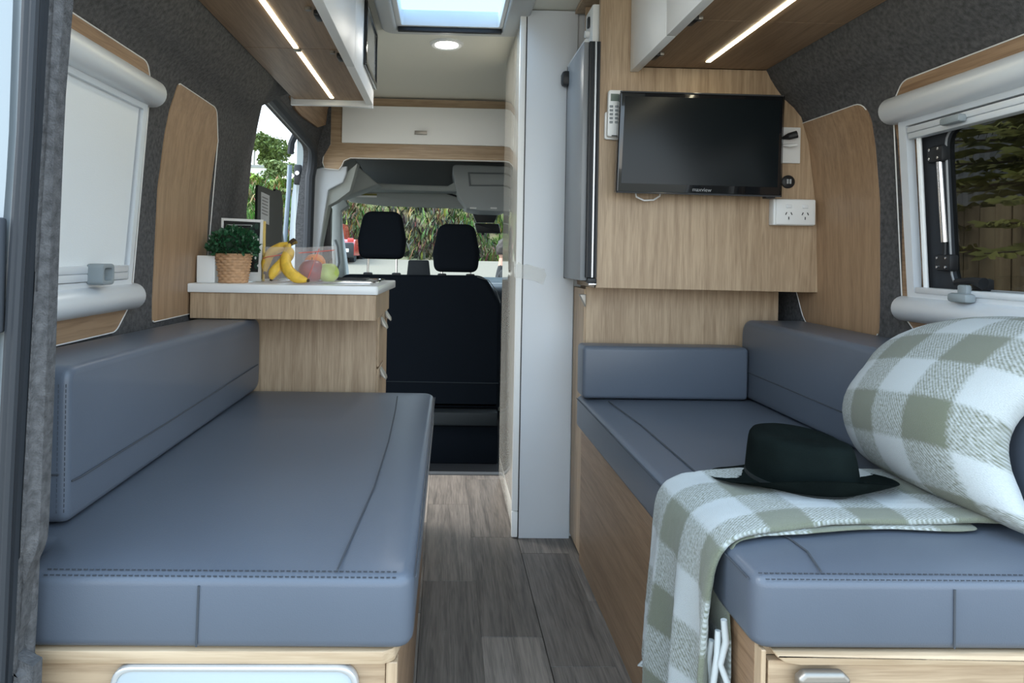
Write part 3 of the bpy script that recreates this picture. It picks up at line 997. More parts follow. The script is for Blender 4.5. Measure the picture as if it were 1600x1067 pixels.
# ================================================================== KITCHEN
kt = thing('kitchen_cabinet', 'oak kitchen cabinet with drawers under the white worktop', 'cabinet', (-.5, 2.5, 0))
obj('fascia', box((-.795, 2.105, .820), (-.214, 2.125, .902), .0015, 1), oakZ, kt)
obj('return_board', box((-.236, 2.125, .820), (-.214, 2.60, .902), .0015, 1), oakZ, kt)
obj('end_panel', box((-.795, 2.265, .05), (-.226, 2.283, .86), .001, 1), oakZ, kt)
obj('carcass', box((-.795, 2.285, .02), (-.238, 2.60, .895)), oakZ, kt)
obj('top_panel', box((-.795, 2.125, .89), (-.236, 2.60, .902)), oakZ, kt)
for a, c, zz in ((2.286, 2.445, ((.645, .816), (.06, .638))), (2.448, 2.598, ((.06, .816),))):
    for z0, z1 in zz:
        d = obj('drawer_front' if z1 - z0 < .2 else 'door', box((-.238, a, z0), (-.220, c, z1), .0015, 1), oakZ, kt)
        hz = z1 - .025
        if z1 > .8 and a > 2.4: hz = z1 - .012
        y = (a + c) / 2
        bm = plate([[(-.220, hz - .006), (-.220, hz + .018), (-.200, hz - .012), (-.198, hz - .022)]], 'y', y - .028, y + .028, .002)
        obj('handle', bm, nickel, d)
wt = obj('worktop', plate([rpoly([(-.80, 2.095), (-.208, 2.095), (-.190, 2.615), (-.80, 2.615)], [.002, .012, .012, .002], 4)], 'z', .902, .930, .004), mat('white_worktop', (.78, .79, .79), .25, coat=.3), None, smooth=40)
tag(wt, 'white worktop on the oak kitchen cabinet', 'worktop')
hb = thing('hob', 'inset hob unit with raised dark glass lid on the worktop', 'hob', (-.45, 2.42, .93))
c1, c2_ = WZ(527, 446, .931), WZ(598, 438, .931)
obj('tray', plate([rect(-.60, 2.26, -.225, 2.575, .05, 6), rect(-.585, 2.275, -.24, 2.56, .04, 6)], 'z', .930, .938, .002), chrome, hb)
obj('base', plate([rect(-.585, 2.275, -.24, 2.56, .04, 6)], 'z', .930, .933), mat('hob_steel', (.45, .46, .46), .3, metal=.8), hb)
q = [WZ(*p, .941) for p in ((553, 441), (588, 442), (592, 438), (566, 437))]
obj('pan_support', plate([[(-.40, 2.30), (-.27, 2.30), (-.27, 2.40), (-.40, 2.40)], [(-.385, 2.312), (-.285, 2.312), (-.285, 2.388), (-.385, 2.388)]], 'z', .939, .946), blackM, hb)

def slant(lp2, A, B, th, bm=None, base=0):
    """upright plate whose outline (u, z) runs from A to B in plan"""
    A, B = Vector((A[0], A[1], 0)), Vector((B[0], B[1], 0))
    d = B - A
    n = Vector((d.y, -d.x, 0)).normalized()
    b2 = plate([lp2], 'x', base, th)
    for v in b2.verts:
        p = A + d * v.co.y + n * v.co.x
        v.co = Vector((p.x, p.y, v.co.z))
    bmesh.ops.recalc_face_normals(b2, faces=b2.faces)
    return merge(bm, b2) if bm is not None else b2


lidm = mat('dark_glass_lid', (.016, .020, .019), .25, coat=.2)
LA, LB = (-.702, 2.47), (-.640, 2.60)
zt = WY(406, 289, 2.48).z
ld = obj('glass_lid', slant(rpoly([(0, .931), (0, zt), (.66, zt - .016), (.70, zt - .006), (.92, zt - .012), (1.0, zt - .06), (1.0, .931)], [.002, .03, .004, .004, .03, .03, .002], 4), LA, LB, .012), lidm, hb, label='upright dark glass lid')
obj('second_leaf', slant([(0, .931), (0, zt - .10), (.2, zt - .16), (1, .97), (1, .931)], (-.637, 2.602), (-.615, 2.61), .012), mat('lid_edge_green', (.055, .068, .058), .4), hb)
obj('sticker', slant([(.12, zt - .135), (.12, zt - .025), (.44, zt - .035), (.44, zt - .145)], LA, LB, .0135, base=.0118), mat('sticker', (.30, .31, .31), .6), ld, label='pale printed sticker')
for k in range(6):
    obj('print_line', slant([(.16, zt - .045 - k * .012), (.16, zt - .041 - k * .012), (.38, zt - .048 - k * .012), (.38, zt - .052 - k * .012)], LA, LB, .0142, base=.0130), mat('print_grey', (.12, .12, .12), .7), ld)

# ================================================================== THINGS ON THE WORKTOP
ZW = .930
bx = thing('white_box', 'small white box at the wall end of the worktop', 'box', (-.77, 2.17, ZW))
A = WY(302, 440, 2.155)
obj('box_body', box((-.793, 2.15, ZW), (-.735, 2.20, ZW + .087), .003), plasW, bx)
obj('clear_side', box((-.734, 2.152, ZW), (-.700, 2.195, ZW + .080), .004), mat('clear_box', (.42, .43, .42), .12, alpha=.8), bx)
pt = thing('potted_plant', 'small green bushy plant in a woven tan basket pot', 'plant', (-.675, 2.175, ZW))
cx, cy = WZ(370, 441, ZW).x, 2.178
prof_b = []
for i in range(61):
    u = i / 60
    prof_b.append((.046 + .0125 * u, .0915 * u))
NB = 112


def weave(v):
    d = Vector((v.x - cx, v.y - cy, 0))
    h = (v.z - ZW) / .0915
    if d.length < 1e-4: return v
    an = math.atan2(d.y, d.x)
    row = int(h * 9.99)
    f = math.sin((h * 10 % 1) * PI)
    k = 1 + .085 * f * (.5 + .5 * math.sin(an * 14 + (row % 2) * PI)) - .045
    return Vector((cx + d.x * k, cy + d.y * k, v.z))


pb = lathe([(0, 0)] + prof_b + [(.0595, .094), (.054, .093), (.050, .08), (0, .08)], (cx, cy, ZW), NB, fn=weave)
obj('basket', pb, mat('wicker', (.50, .30, .165), .6, bump=.2, bscale=300, var=.2, vscale=60), pt, smooth=80)
rim = obj('basket_rim', tube([(cx + .0585 * math.cos(2 * PI * k / 40), cy + .0585 * math.sin(2 * PI * k / 40), ZW + .092 + .0015 * math.sin(k * PI)) for k in range(40)], .0032, 6, True), MATS['wicker'], pt)
bm = bmesh.new()
rnd = random.Random(3)
for k in range(900):
    th, ph = rnd.uniform(0, 2 * PI), math.acos(rnd.uniform(-.45, 1))
    r = .070 * (rnd.uniform(.72, 1.06))
    n = Vector((math.sin(ph) * math.cos(th), math.sin(ph) * math.sin(th), math.cos(ph)))
    p = Vector((cx, cy, ZW + .118)) + Vector((n.x * r * 1.04, n.y * r, n.z * r * .82))
    d = (n + Vector((rnd.uniform(-.8, .8), rnd.uniform(-.8, .8), rnd.uniform(-.4, .9)))).normalized()
    s = d.cross(Vector((rnd.uniform(-1, 1), rnd.uniform(-1, 1), rnd.uniform(-1, 1)))).normalized()
    L, W = rnd.uniform(.011, .017), rnd.uniform(.0045, .007)
    q = d.cross(s) * .002
    vv = [bm.verts.new(p), bm.verts.new(p + d * L * .5 + s * W + q), bm.verts.new(p + d * L), bm.verts.new(p + d * L * .5 - s * W + q)]
    bm.faces.new((vv[0], vv[1], vv[2]))
    bm.faces.new((vv[0], vv[2], vv[3]))
bmesh.ops.recalc_face_normals(bm, faces=bm.faces)
fo = obj('foliage', bm, mat('plant_leaf', (.018, .085, .035), .45, var=.5, vscale=90), pt, smooth=0)
fo['kind'] = 'stuff'
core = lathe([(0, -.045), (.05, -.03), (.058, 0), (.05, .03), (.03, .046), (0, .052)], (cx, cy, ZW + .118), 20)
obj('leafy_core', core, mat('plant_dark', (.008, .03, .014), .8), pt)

# framed card behind the plant
fc = thing('framed_card', 'white framed dark leaf print card standing behind the plant', 'frame', (-.64, 2.30, ZW))
YC = 2.265
a0, a1 = WY(343, 441, YC), WY(411, 343, YC)
x0, x1, z1 = a0.x, a1.x, a1.z + .003
obj('frame_border', plate([[(x0, ZW + .002), (x1 - .004, ZW + .002), (x1, z1 - .004), (x0 + .002, z1)], [(x0 + .008, ZW + .033), (x1 - .014, ZW + .033), (x1 - .009, z1 - .013), (x0 + .010, z1 - .009)]], 'y', YC, YC + .008, .001), plasW, fc)
pm = bpy.data.materials.new('leaf_print')
pm.use_nodes = True
t = pm.node_tree
p = t.nodes['Principled BSDF']
p.inputs['Roughness'].default_value = .35
tcn = t.nodes.new('ShaderNodeTexCoord')
mp = t.nodes.new('ShaderNodeMapping')
mp.inputs['Scale'].default_value = (70, 1, 46)
mp.inputs['Rotation'].default_value = (0, .7, 0)
t.links.new(tcn.outputs['Object'], mp.inputs[0])
n1 = t.nodes.new('ShaderNodeTexVoronoi')
n1.inputs['Scale'].default_value = 1
t.links.new(mp.outputs[0], n1.inputs['Vector'])
gx = t.nodes.new('ShaderNodeSeparateXYZ')
t.links.new(tcn.outputs['Object'], gx.inputs[0])
r = t.nodes.new('ShaderNodeValToRGB')
r.color_ramp.interpolation = 'CONSTANT'
r.color_ramp.elements[0].color = (.75, .78, .76, 1)
r.color_ramp.elements[1].position = .22
r.color_ramp.elements[1].color = (.02, .055, .04, 1)
e = r.color_ramp.elements.new(.55)
e.color = (.008, .012, .014, 1)
t.links.new(n1.outputs['Distance'], r.inputs[0])
ms = t.nodes.new('ShaderNodeMath')
ms.operation = 'GREATER_THAN'
ad = t.nodes.new('ShaderNodeMath')
ad.operation = 'MULTIPLY_ADD'
ad.inputs[1].default_value = 1.1
t.links.new(gx.outputs['X'], ad.inputs[0])
mz = t.nodes.new('ShaderNodeMath')
mz.operation = 'MULTIPLY'
mz.inputs[1].default_value = -1
t.links.new(gx.outputs['Z'], mz.inputs[0])
t.links.new(mz.outputs[0], ad.inputs[2])
t.links.new(ad.outputs[0], ms.inputs[0])
ms.inputs[1].default_value = -.205
mx = t.nodes.new('ShaderNodeMix')
mx.data_type = 'RGBA'
mx.inputs[6].default_value = (.010, .013, .015, 1)
t.links.new(ms.outputs[0], mx.inputs[0])
t.links.new(r.outputs[0], mx.inputs[7])
t.links.new(mx.outputs[2], p.inputs['Base Color'])
obj('print', plate([[(x0 + .007, ZW + .032), (x1 - .013, ZW + .032), (x1 - .008, z1 - .012), (x0 + .009, z1 - .008)]], 'y', YC + .002, YC + .005), pm, fc, label='dark print of leaves')
for zz, xa, xb in ((.022, .02, .105), (.031, .02, .075), (.0345, .02, .07)):
    obj('print_line', box((x0 + xa, YC + .0012, z1 - zz - .0012), (x0 + xb, YC + .0024, z1 - zz)), plasW, fc, smooth=0)
obj('easel_back', plate([[(YC + .008, z1 - .01), (YC + .008, ZW + .002), (YC + .05, ZW + .002)]], 'x', x1 - .03, x1 - .022), mat('card_gold', (.62, .45, .13), .5), fc)
obj('card_edge', box((x1 - .001, YC + .006, ZW + .002), (x1 + .005, YC + .02, z1 - .008), .001), MATS['card_gold'], fc, label='yellow inner card edge')

# fruit in a clear bag


def banana(name, pts, r, lab, mats):
    t = thing(name, lab, 'banana', pts[len(pts) // 2], 'bananas in the clear bag')
    P = [Vector(p) for p in pts]
    # smooth
    fine = []
    for i in range(len(P) - 1):
        p0, p1, p2, p3 = P[max(0, i - 1)], P[i], P[i + 1], P[min(len(P) - 1, i + 2)]
        for k in range(5):
            u = k / 5
            fine.append(.5 * ((2 * p1) + (-p0 + p2) * u + (2 * p0 - 5 * p1 + 4 * p2 - p3) * u * u + (-p0 + 3 * p1 - 3 * p2 + p3) * u ** 3))
    fine.append(P[-1])
    n = len(fine)
    rr = [r * min(1, .38 + 2.6 * (i / n), .30 + 3.2 * ((n - 1 - i) / n)) for i in range(n)]
    obj('peel', tube(fine, rr, 7), mats, t, smooth=60)
    obj('tip', tube([fine[-1], fine[-1] + (fine[-1] - fine[-2]).normalized() * .006], r * .28, 6), mat('banana_tip', (.05, .03, .015), .8), t)
    obj('stem', tube([fine[0] + (fine[0] - fine[1]).normalized() * .022, fine[0]], [r * .30, r * .38], 6), mat('banana_stem', (.20, .14, .04), .8), t)


bmat_ = mat('banana_peel', (.78, .50, .06), .5, var=.15, vscale=60)
YB = 2.17
banana('banana', [WY(446, 384, 2.26), WY(452, 396, 2.2), WY(440, 412, 2.17), WY(428, 425, 2.15), WY(424, 436, 2.15)], .018, 'curved yellow banana at the framed card side of the bag', bmat_)
banana('banana', [WY(452, 383, 2.25), WY(446, 405, 2.17), WY(450, 422, 2.14), WY(462, 433, 2.13), WY(480, 438, 2.12)], .019, 'yellow banana lying at the front of the clear bag', bmat_)
banana('banana', [WY(455, 381, 2.26), WY(440, 386, 2.27), WY(424, 395, 2.27), WY(416, 410, 2.26), WY(414, 425, 2.24)], .017, 'yellow banana at the back with its dark stem above the bag', bmat_)
bc = WY(458, 378, 2.26)
fru = tube([bc + Vector((-.012, 0, -.008)), bc + Vector((.0, 0, .002)), bc + Vector((.006, 0, .010))], [.009, .010, .006], 8)
obj('crown', fru, MATS['banana_tip'], bpy.data.objects['banana.002'], label='dark joined stem end')


def apple(name, c, r, lab, cat, m, sq=.92):
    t = thing(name, lab, cat, (c[0], c[1], c[2] - r * sq))
    prf = []
    for i in range(17):
        th = PI * i / 16
        rad = r * math.sin(th) * (1 + .06 * math.cos(th))
        z = -r * sq * math.cos(th)
        if i > 12: z -= r * .16 * ((i - 12) / 4) ** 2
        if i < 2: z += r * .05
        prf.append((max(rad, 0), z))
    obj('flesh', lathe(prf, c, 28), m, t, smooth=80)
    obj('stalk', tube([(c[0], c[1], c[2] + r * sq * .78), (c[0] + .002, c[1], c[2] + r * sq * 1.12)], .0015, 6), MATS['banana_tip'], t)


ap_ = WY(484, 421, 2.17)
apple('apple', (ap_.x, 2.20, ZW + .044), .042, 'dark red apple in the middle of the clear bag', 'apple', mat('apple_red', (.24, .028, .03), .3, var=.4, vscale=40))
ap_ = WY(510, 428, 2.2)
apple('apple', (ap_.x + .004, 2.21, ZW + .038), .036, 'pale green apple at the aisle end of the bag', 'apple', mat('apple_green', (.42, .52, .12), .35, var=.2, vscale=30))
ap_ = WY(488, 405, 2.25)
apple('orange', (ap_.x + .006, 2.265, ZW + .068), .036, 'orange behind the red apple in the bag', 'orange', mat('orange_peel', (.75, .24, .035), .5, bump=.4, bscale=400))
# bag: one draped film over the fruit
bg = thing('plastic_bag', 'clear zip bag with red stripes around the fruit', 'bag', (-.45, 2.2, ZW))
outl = [(412, 441), (412, 415), (416, 395), (440, 392), (470, 390), (500, 384), (513, 382), (520, 408), (523, 428), (516, 442), (470, 447)]
bm = bmesh.new()
cxy = WY(466, 420, 2.19)
NU, NV = 44, 26
ring = []
for j in range(NV + 1):
    v = j / NV
    row = []
    for i in range(NU):
        th = 2 * PI * i / NU
        rx, ry, hz = .123, .075, .117
        x = math.cos(th) * rx * (1 - .05 * v)
        y = math.sin(th) * ry * (1 - .75 * v ** 1.5)
        z = hz * v
        if x > 0: z *= 1 + .07 * v * x / rx
        k = noise.noise(Vector((x * 22, y * 22, z * 18))) * .010 + noise.noise(Vector((x * 60, y * 60, z * 50))) * .004
        d = Vector((math.cos(th), math.sin(th), .2))
        p = Vector((cxy.x + .004 + x, 2.205 + y, ZW + .0015 + z)) + d * k * min(1, v * 5)
        row.append(bm.verts.new(p))
    ring.append(row)
for A, B in zip(ring, ring[1:]):
    for i in range(NU): bm.faces.new((A[i], A[(i + 1) % NU], B[(i + 1) % NU], B[i]))
obj('film', bm, None or mat('bag_film', (.86, .80, .78), .14, alpha=.18, spec=.9), bg, smooth=70)


def on_bag(i, v):
    j = min(NV, max(0, v))
    th = 2 * PI * i / NU
    rx, ry, hz = .1245, .0765, .117
    vv = v / NV
    x = math.cos(th) * rx * (1 - .05 * vv)
    y = math.sin(th) * ry * (1 - .75 * vv ** 1.5)
    z = hz * vv
    if x > 0: z *= 1 + .07 * vv * x / rx
    return (cxy.x + .004 + x, 2.204 + y, ZW + .0015 + z)


zipm = mat('zip_red', (.70, .16, .13), .5)
obj('zip_stripe', tube([on_bag(22 + k * .35, 17 + k * .15) for k in range(26)], .0016, 6), zipm, bg)
obj('zip_stripe', tube([on_bag(37 - k * .1, 24.5 - k * 1.2) for k in range(18)], .0012, 6), zipm, bg)
obj('zip_stripe', tube([on_bag(33 + k * .4, 22 + k * .06) for k in range(22)], .0016, 6), zipm, bg)

# ================================================================== BLANKET AND HAT
bk = bpy.data.materials.new('checked_wool')
bk.use_nodes = True
t = bk.node_tree
p = t.nodes['Principled BSDF']
p.inputs['Roughness'].default_value = .95
p.inputs['Specular IOR Level'].default_value = .1
p.inputs['Sheen Weight'].default_value = .25
uv = t.nodes.new('ShaderNodeUVMap')
nd = t.nodes.new('ShaderNodeTexNoise')
nd.inputs['Scale'].default_value = 20
nd.inputs['Detail'].default_value = 4
t.links.new(uv.outputs[0], nd.inputs['Vector'])
vm = t.nodes.new('ShaderNodeVectorMath')
vm.operation = 'MULTIPLY_ADD'
vm.inputs[1].default_value = (.17, .17, 0)
t.links.new(nd.outputs['Color'], vm.inputs[0])
t.links.new(uv.outputs[0], vm.inputs[2])
sp = t.nodes.new('ShaderNodeSeparateXYZ')
t.links.new(vm.outputs[0], sp.inputs[0])


def mth(op, a, bb=None):
    n = t.nodes.new('ShaderNodeMath')
    n.operation = op
    for i, v in enumerate((a, bb)):
        if v is None: continue
        if isinstance(v, (int, float)): n.inputs[i].default_value = v
        else: t.links.new(v, n.inputs[i])
    return n.outputs[0]


def stripe(x):
    s = mth('SINE', mth('MULTIPLY', x, PI))
    n = t.nodes.new('ShaderNodeMapRange')
    n.inputs['From Min'].default_value = -.16
    n.inputs['From Max'].default_value = .16
    t.links.new(s, n.inputs[0])
    return n.outputs[0]


A_, B_ = stripe(sp.outputs['X']), stripe(sp.outputs['Y'])
# twill of the mixed squares: fine diagonal yarns broken up by noise
u0 = t.nodes.new('ShaderNodeSeparateXYZ')
t.links.new(uv.outputs[0], u0.inputs[0])
tw = mth('SINE', mth('MULTIPLY', mth('ADD', mth('MULTIPLY', u0.outputs['X'], 1.0), mth('MULTIPLY', u0.outputs['Y'], 1.4)), 62))
n3 = t.nodes.new('ShaderNodeTexNoise')
n3.inputs['Scale'].default_value = 17
n3.inputs['Detail'].default_value = 3
t.links.new(uv.outputs[0], n3.inputs['Vector'])
mixn = mth('ADD', mth('MULTIPLY', tw, .22), mth('ADD', -.22, mth('MULTIPLY', n3.outputs['Fac'], 1.5)))
summ = mth('MULTIPLY', mth('ADD', A_, B_), .5)          # 0 white, .5 mixed, 1 green
half = mth('SUBTRACT', 1.0, mth('ABSOLUTE', mth('SUBTRACT', mth('MULTIPLY', summ, 2.0), 1.0)))
fac = mth('ADD', mth('MULTIPLY', half, mth('SUBTRACT', mixn, .5)), summ)
r = t.nodes.new('ShaderNodeValToRGB')
r.color_ramp.elements[0].position = .04
r.color_ramp.elements[0].color = (.465, .50, .505, 1)
r.color_ramp.elements[1].position = .96
r.color_ramp.elements[1].color = (.155, .168, .122, 1)
t.links.new(fac, r.inputs[0])
n4 = t.nodes.new('ShaderNodeTexNoise')
n4.inputs['Scale'].default_value = 60
n4.inputs['Detail'].default_value = 4
t.links.new(uv.outputs[0], n4.inputs['Vector'])
hv = t.nodes.new('ShaderNodeHueSaturation')
mr = t.nodes.new('ShaderNodeMapRange')
mr.inputs['To Min'].default_value = .78
mr.inputs['To Max'].default_value = 1.2
t.links.new(n4.outputs['Fac'], mr.inputs[0])
t.links.new(mr.outputs[0], hv.inputs['Value'])
t.links.new(r.outputs[0], hv.inputs['Color'])
t.links.new(hv.outputs[0], p.inputs['Base Color'])
bp = t.nodes.new('ShaderNodeBump')
bp.inputs['Strength'].default_value = .6
bp.inputs['Distance'].default_value = .004
t.links.new(n4.outputs['Fac'], bp.inputs['Height'])
t.links.new(bp.outputs[0], p.inputs['Normal'])


def sheet(name, grid, uvf, parent, thick=.012, levels=2, fuzz=.003):
    """grid[i][j] of points, i along the length; uvf(i, j) in stripe widths"""
    base = org(parent)
    ni, nj = len(grid), len(grid[0])
    verts = [tuple(Vector(p) - base) for row in grid for p in row]
    faces = [(i * nj + j, (i + 1) * nj + j, (i + 1) * nj + j + 1, i * nj + j + 1) for i in range(ni - 1) for j in range(nj - 1)]
    me = bpy.data.meshes.new(name)
    me.from_pydata(verts, [], faces)
    ul = me.uv_layers.new(name='UVMap')
    for pl in me.polygons:
        for li in pl.loop_indices:
            vi = me.loops[li].vertex_index
            ul.data[li].uv = uvf(vi // nj, vi % nj)
    me.materials.append(bk)
    me.shade_smooth()
    o = bpy.data.objects.new(name, me)
    col.objects.link(o)
    o.parent = parent
    m = o.modifiers.new('thick', 'SOLIDIFY')
    m.thickness = thick
    m.offset = 0
    m = o.modifiers.new('sub', 'SUBSURF')
    m.levels = m.render_levels = levels
    if fuzz:
        tx = bpy.data.textures.new('wool', 'CLOUDS')
        tx.noise_scale = .012
        m = o.modifiers.new('fuzz', 'DISPLACE')
        m.texture = tx
        m.strength = fuzz
        m.texture_coords = 'LOCAL'
    return o


bl = thing('blanket', 'fringed green and white checked wool blanket draped over the seat under the hat', 'blanket', (.75, 1.25, .58))
# length of the runner: from the wall side over the seat edge and down towards the floor
path = [(1.10, .592), (1.0, .593), (.92, .592), (.84, .592), (.76, .593), (.68, .594), (.60, .594), (.53, .593), (.480, .588), (.450, .566), (.446, .52), (.447, .46), (.449, .40), (.450, .34), (.450, .28), (.450, .22), (.450, .17)]
NJ = 17
arc = [0]
for a, c in zip(path, path[1:]): arc.append(arc[-1] + math.dist(a, c))
g1 = []
for i, (x, z) in enumerate(path):
    h = max(0, (.57 - z) / .40)
    e = max(0, min(1, (.70 - x) / .25))
    yn = 1.108 - .06 * e - .025 * h
    yf = 1.385 - .035 * e + .05 * h
    row = []
    for j in range(NJ):
        wv = j / (NJ - 1)
        y = yn + (yf - yn) * wv
        wob = noise.noise(Vector((x * 7, y * 9, z * 5)))
        if h <= 0:
            p3 = (x + .004 * wob, y + .006 * noise.noise(Vector((x * 14, wv * 3, 1))), z + .007 * noise.noise(Vector((x * 11, y * 11, 2))) + (.006 * math.sin(x * 30) if j == 0 else 0))
        else:
            hh = min(1, h * 1.6)
            fold = math.sin(wv * 2 * PI * 2.7 + .9 + h * .8)
            p3 = (x - .004 - .018 * hh * (1 + fold) + .006 * wob, y + .014 * hh * math.cos(wv * 2 * PI * 2.7 + .9), z)
        row.append(p3)
    g1.append(row)
SW = .086
sheet('draped_runner', g1, lambda i, j: (arc[i] / SW + .35, j / (NJ - 1) * .31 / SW + .25), bl, .012)
# under layer peeping out along the near edge
g2 = []
for i in range(2, 17):
    x, z = path[i]
    h = max(0, (.57 - z) / .40)
    e = max(0, min(1, (.70 - x) / .25))
    yn = 1.098 - .045 * e - .012 * h + .006 * math.sin(i * 1.9)
    row = []
    for j in range(5):
        y = yn + j * .03
        row.append((x + (.016 if h > 0 else 0) - .004 * math.sin(j * 1.5 + i), y, z - (.0095 if h <= 0 else 0)))
    g2.append(row)
sheet('under_fold', g2, lambda i, j: (i * .7 + .2, j * .3 + .15), bl, .006, 2, .002)
# bunched end over the back cushion
P0 = [(.945, .594), (.892, .622), (.864, .69), (.868, .758), (.915, .815), (.972, .862), (1.045, .906), (1.125, .922), (1.198, .915)]
cols = [(1.50, .055, -.035), (1.44, .022, -.015), (1.36, .006, .0), (1.28, 0, .004), (1.20, .004, .004), (1.14, .012, .0), (1.10, .055, -.006), (1.099, .055, -.006), (1.098, .055, -.006)]
g3 = []
for Y, dx, dz in cols:
    row = []
    for k, (x, z) in enumerate(P0):
        wk = 1 if 1 <= k <= 4 else (.35 if k in (0, 5) else .1)
        kz = max(0, (z - .60) / .3)
        xx = x + dx * wk
        zz = z + dz * kz
        yy = Y
        turn = {1.099: 1, 1.098: 2}.get(Y, 0)
        if Y < 1.12:
            xx, zz, yy = [(.955, .588, 1.035), (.925, .614, 1.052), (.935, .665, 1.088), (.925, .73, 1.105), (.945, .80, 1.10), (.99, .855, 1.07), (1.05, .905, 1.04), (1.125, .92, 1.03), (1.198, .915, 1.03)][k]
            if turn:      # the edge rolls inwards
                a_ = .30 + .95 * k / 8
                xx += .026 * turn * math.cos(a_)
                zz -= .022 * turn * math.sin(a_) * (1 if k > 0 else 0)
                yy += (.004, .0, .022)[turn]
        xx += .008 * noise.noise(Vector((xx * 8, yy * 8, zz * 8)))
        row.append((xx, yy, zz))
    g3.append(row)
ar = [0]
for a, c in zip(P0, P0[1:]): ar.append(ar[-1] + math.dist(a, c))


def uv3(i, j):
    u, v = ar[j] / SW, (1.5 - cols[i][0]) / SW
    c, s = math.cos(.12), math.sin(.12)
    return (u * c - v * s + .62, u * s + v * c + .55)


sheet('bunched_end', g3, uv3, bl, .014)
# fringe
rnd = random.Random(5)
for (px, py, Y, L) in [(1012, 1010, 1.40, .05), (1019, 1014, 1.39, .055), (1027, 1016, 1.37, .05), (1112, 1000, 1.06, .12), (1122, 985, 1.05, .15), (1131, 968, 1.04, .14)]:
    a = WY(px, py, Y)
    pts = [a + Vector((rnd.uniform(-.006, .006) * k, rnd.uniform(-.004, .004) * k, -L * k / 4)) for k in range(5)]
    obj('tassel', tube(pts, [.005, .0055, .005, .0055, .003], 7), mat('fringe_white', (.45, .48, .48), .95), bl, smooth=70)

# felt hat
hx, hy, hz = WY(1251, 720, 1.305).x, 1.305, .600
felt = mat('green_black_felt', (.012, .019, .018), .95, bump=.5, bscale=500, var=.25, vscale=12, spec=.1)
ht_ = thing('felt_hat', 'dark green felt hat with pinched crown lying on the blanket', 'hat', (hx, hy, hz))
prf = [(.100, 0), (.0995, .02), (.098, .05), (.0965, .070), (.095, .078), (.0905, .0845), (.080, .0875), (.05, .087), (.018, .0855), (0, .085)]


def crownfn(v):
    d = Vector((v.x - hx, v.y - hy))
    h = (v.z - hz) / .094
    an = math.atan2(d.y, d.x)
    k = 1.0 - .05 * h * max(0, math.sin(-an)) ** 2
    x, y = d.x * k * 1.0, d.y * k * 1.12
    z = v.z + (.006 * math.cos(an) * -1 - .006 * math.exp(-(d.y / .03) ** 2)) * max(0, h - .6) * 2.2
    x += .012 * h * h * (1 if d.x < 0 else -1) * 0
    if d.x > 0: x -= .016 * h * h * d.x / .1
    if d.x < 0: x += .004 * h * h
    return Vector((hx + x, hy + y, z))


bm = lathe(prf, (hx, hy, hz), 56, fn=crownfn)
bmesh.ops.solidify(bm, geom=bm.faces[:], thickness=.003)
obj('crown', bm, felt, ht_, smooth=80)


def brimfn(v):
    d = Vector((v.x - hx, v.y - hy))
    r = d.length
    an = math.atan2(d.y, d.x)
    f = max(0, (r - .099) / .07)
    z = v.z + f * (.032 * math.sin(-an) - .006 * math.cos(an) ** 2 + .005 * math.sin(an * 3 + .6)) + .002 * f * f
    k = 1.0
    return Vector((hx + d.x * k * (1 + .03 * f), hy + d.y * (1.12 - .24 * f), z))


bm = lathe([(.098, 0), (.11, -.001), (.125, -.0005), (.145, .001), (.163, .003), (.168, .004)], (hx, hy, hz + .002), 64, fn=brimfn)
bmesh.ops.solidify(bm, geom=bm.faces[:], thickness=.003)
obj('brim', bm, felt, ht_, smooth=80)
obj('band', lathe([(.1005, .001), (.1003, .008), (.0998, .010)], (hx, hy, hz), 56, fn=lambda v: Vector((v.x, hy + (v.y - hy) * 1.12, v.z))), mat('hat_band', (.008, .012, .012), .8), ht_)

# ================================================================== CAB
cf = obj('trim_8', box((-.85, 3.165, -.30), (1.25, 5.4, -.22)), mat('cab_floor', (.012, .013, .015), .9))
tag(cf, 'dark cab floor beyond the step', 'floor', kind='structure')
ris = obj('trim_9', box((-.85, 3.15, -.24), (1.25, 3.166, -.02)), MATS['cab_floor'])
tag(ris, 'dark riser under the step edge', 'riser', kind='structure')
# seat bench
pb_ = thing('passenger_seat', 'black double passenger seat with two headrests in the cab', 'car seat', (-.15, 4.15, -.22))
bo_ = rpoly([(-.66, .10), (.352, .10), (.352, .74), (.25, .912), (-.60, .906), (-.66, .86)], [.02, .02, .10, .10, .06, .04], 8)
obj('backrest', plate([bo_], 'y', 4.05, 4.18, .03, 4), fabricN, pb_)
obj('back_piping', tube([(.20, 4.047, .905), (.27, 4.047, .885), (.32, 4.047, .82), (.345, 4.047, .75)], .003, 6), mat('grey_piping', (.10, .11, .11), .6), pb_)
obj('back_seam', tube([(-.62, 4.049, .262), (.34, 4.049, .258)], .003, 6), fabricD, pb_)
obj('seat_pan', box((-.66, 4.10, .0), (.35, 4.75, .12), .03), fabricN, pb_)
obj('rear_ledge', plate([[(-.45, .02), (.33, .02), (.33, .098), (-.16, .098), (-.19, .05), (-.45, .05)]], 'y', 3.96, 4.07, .006), mat('ledge_grey', (.016, .020, .022), .6), pb_)
obj('seat_box', box((-.60, 4.0, -.22), (.34, 4.60, .02), .01), fabricN, pb_)
hm = lambda x0, x1, z0, z1: rpoly([(x0 + .012, z0), (x1 - .012, z0), (x1, z0 + .12), (x1 - .035, z1), (x0 + .035, z1), (x0, z0 + .12)], [.05, .05, .08, .07, .07, .08], 8)
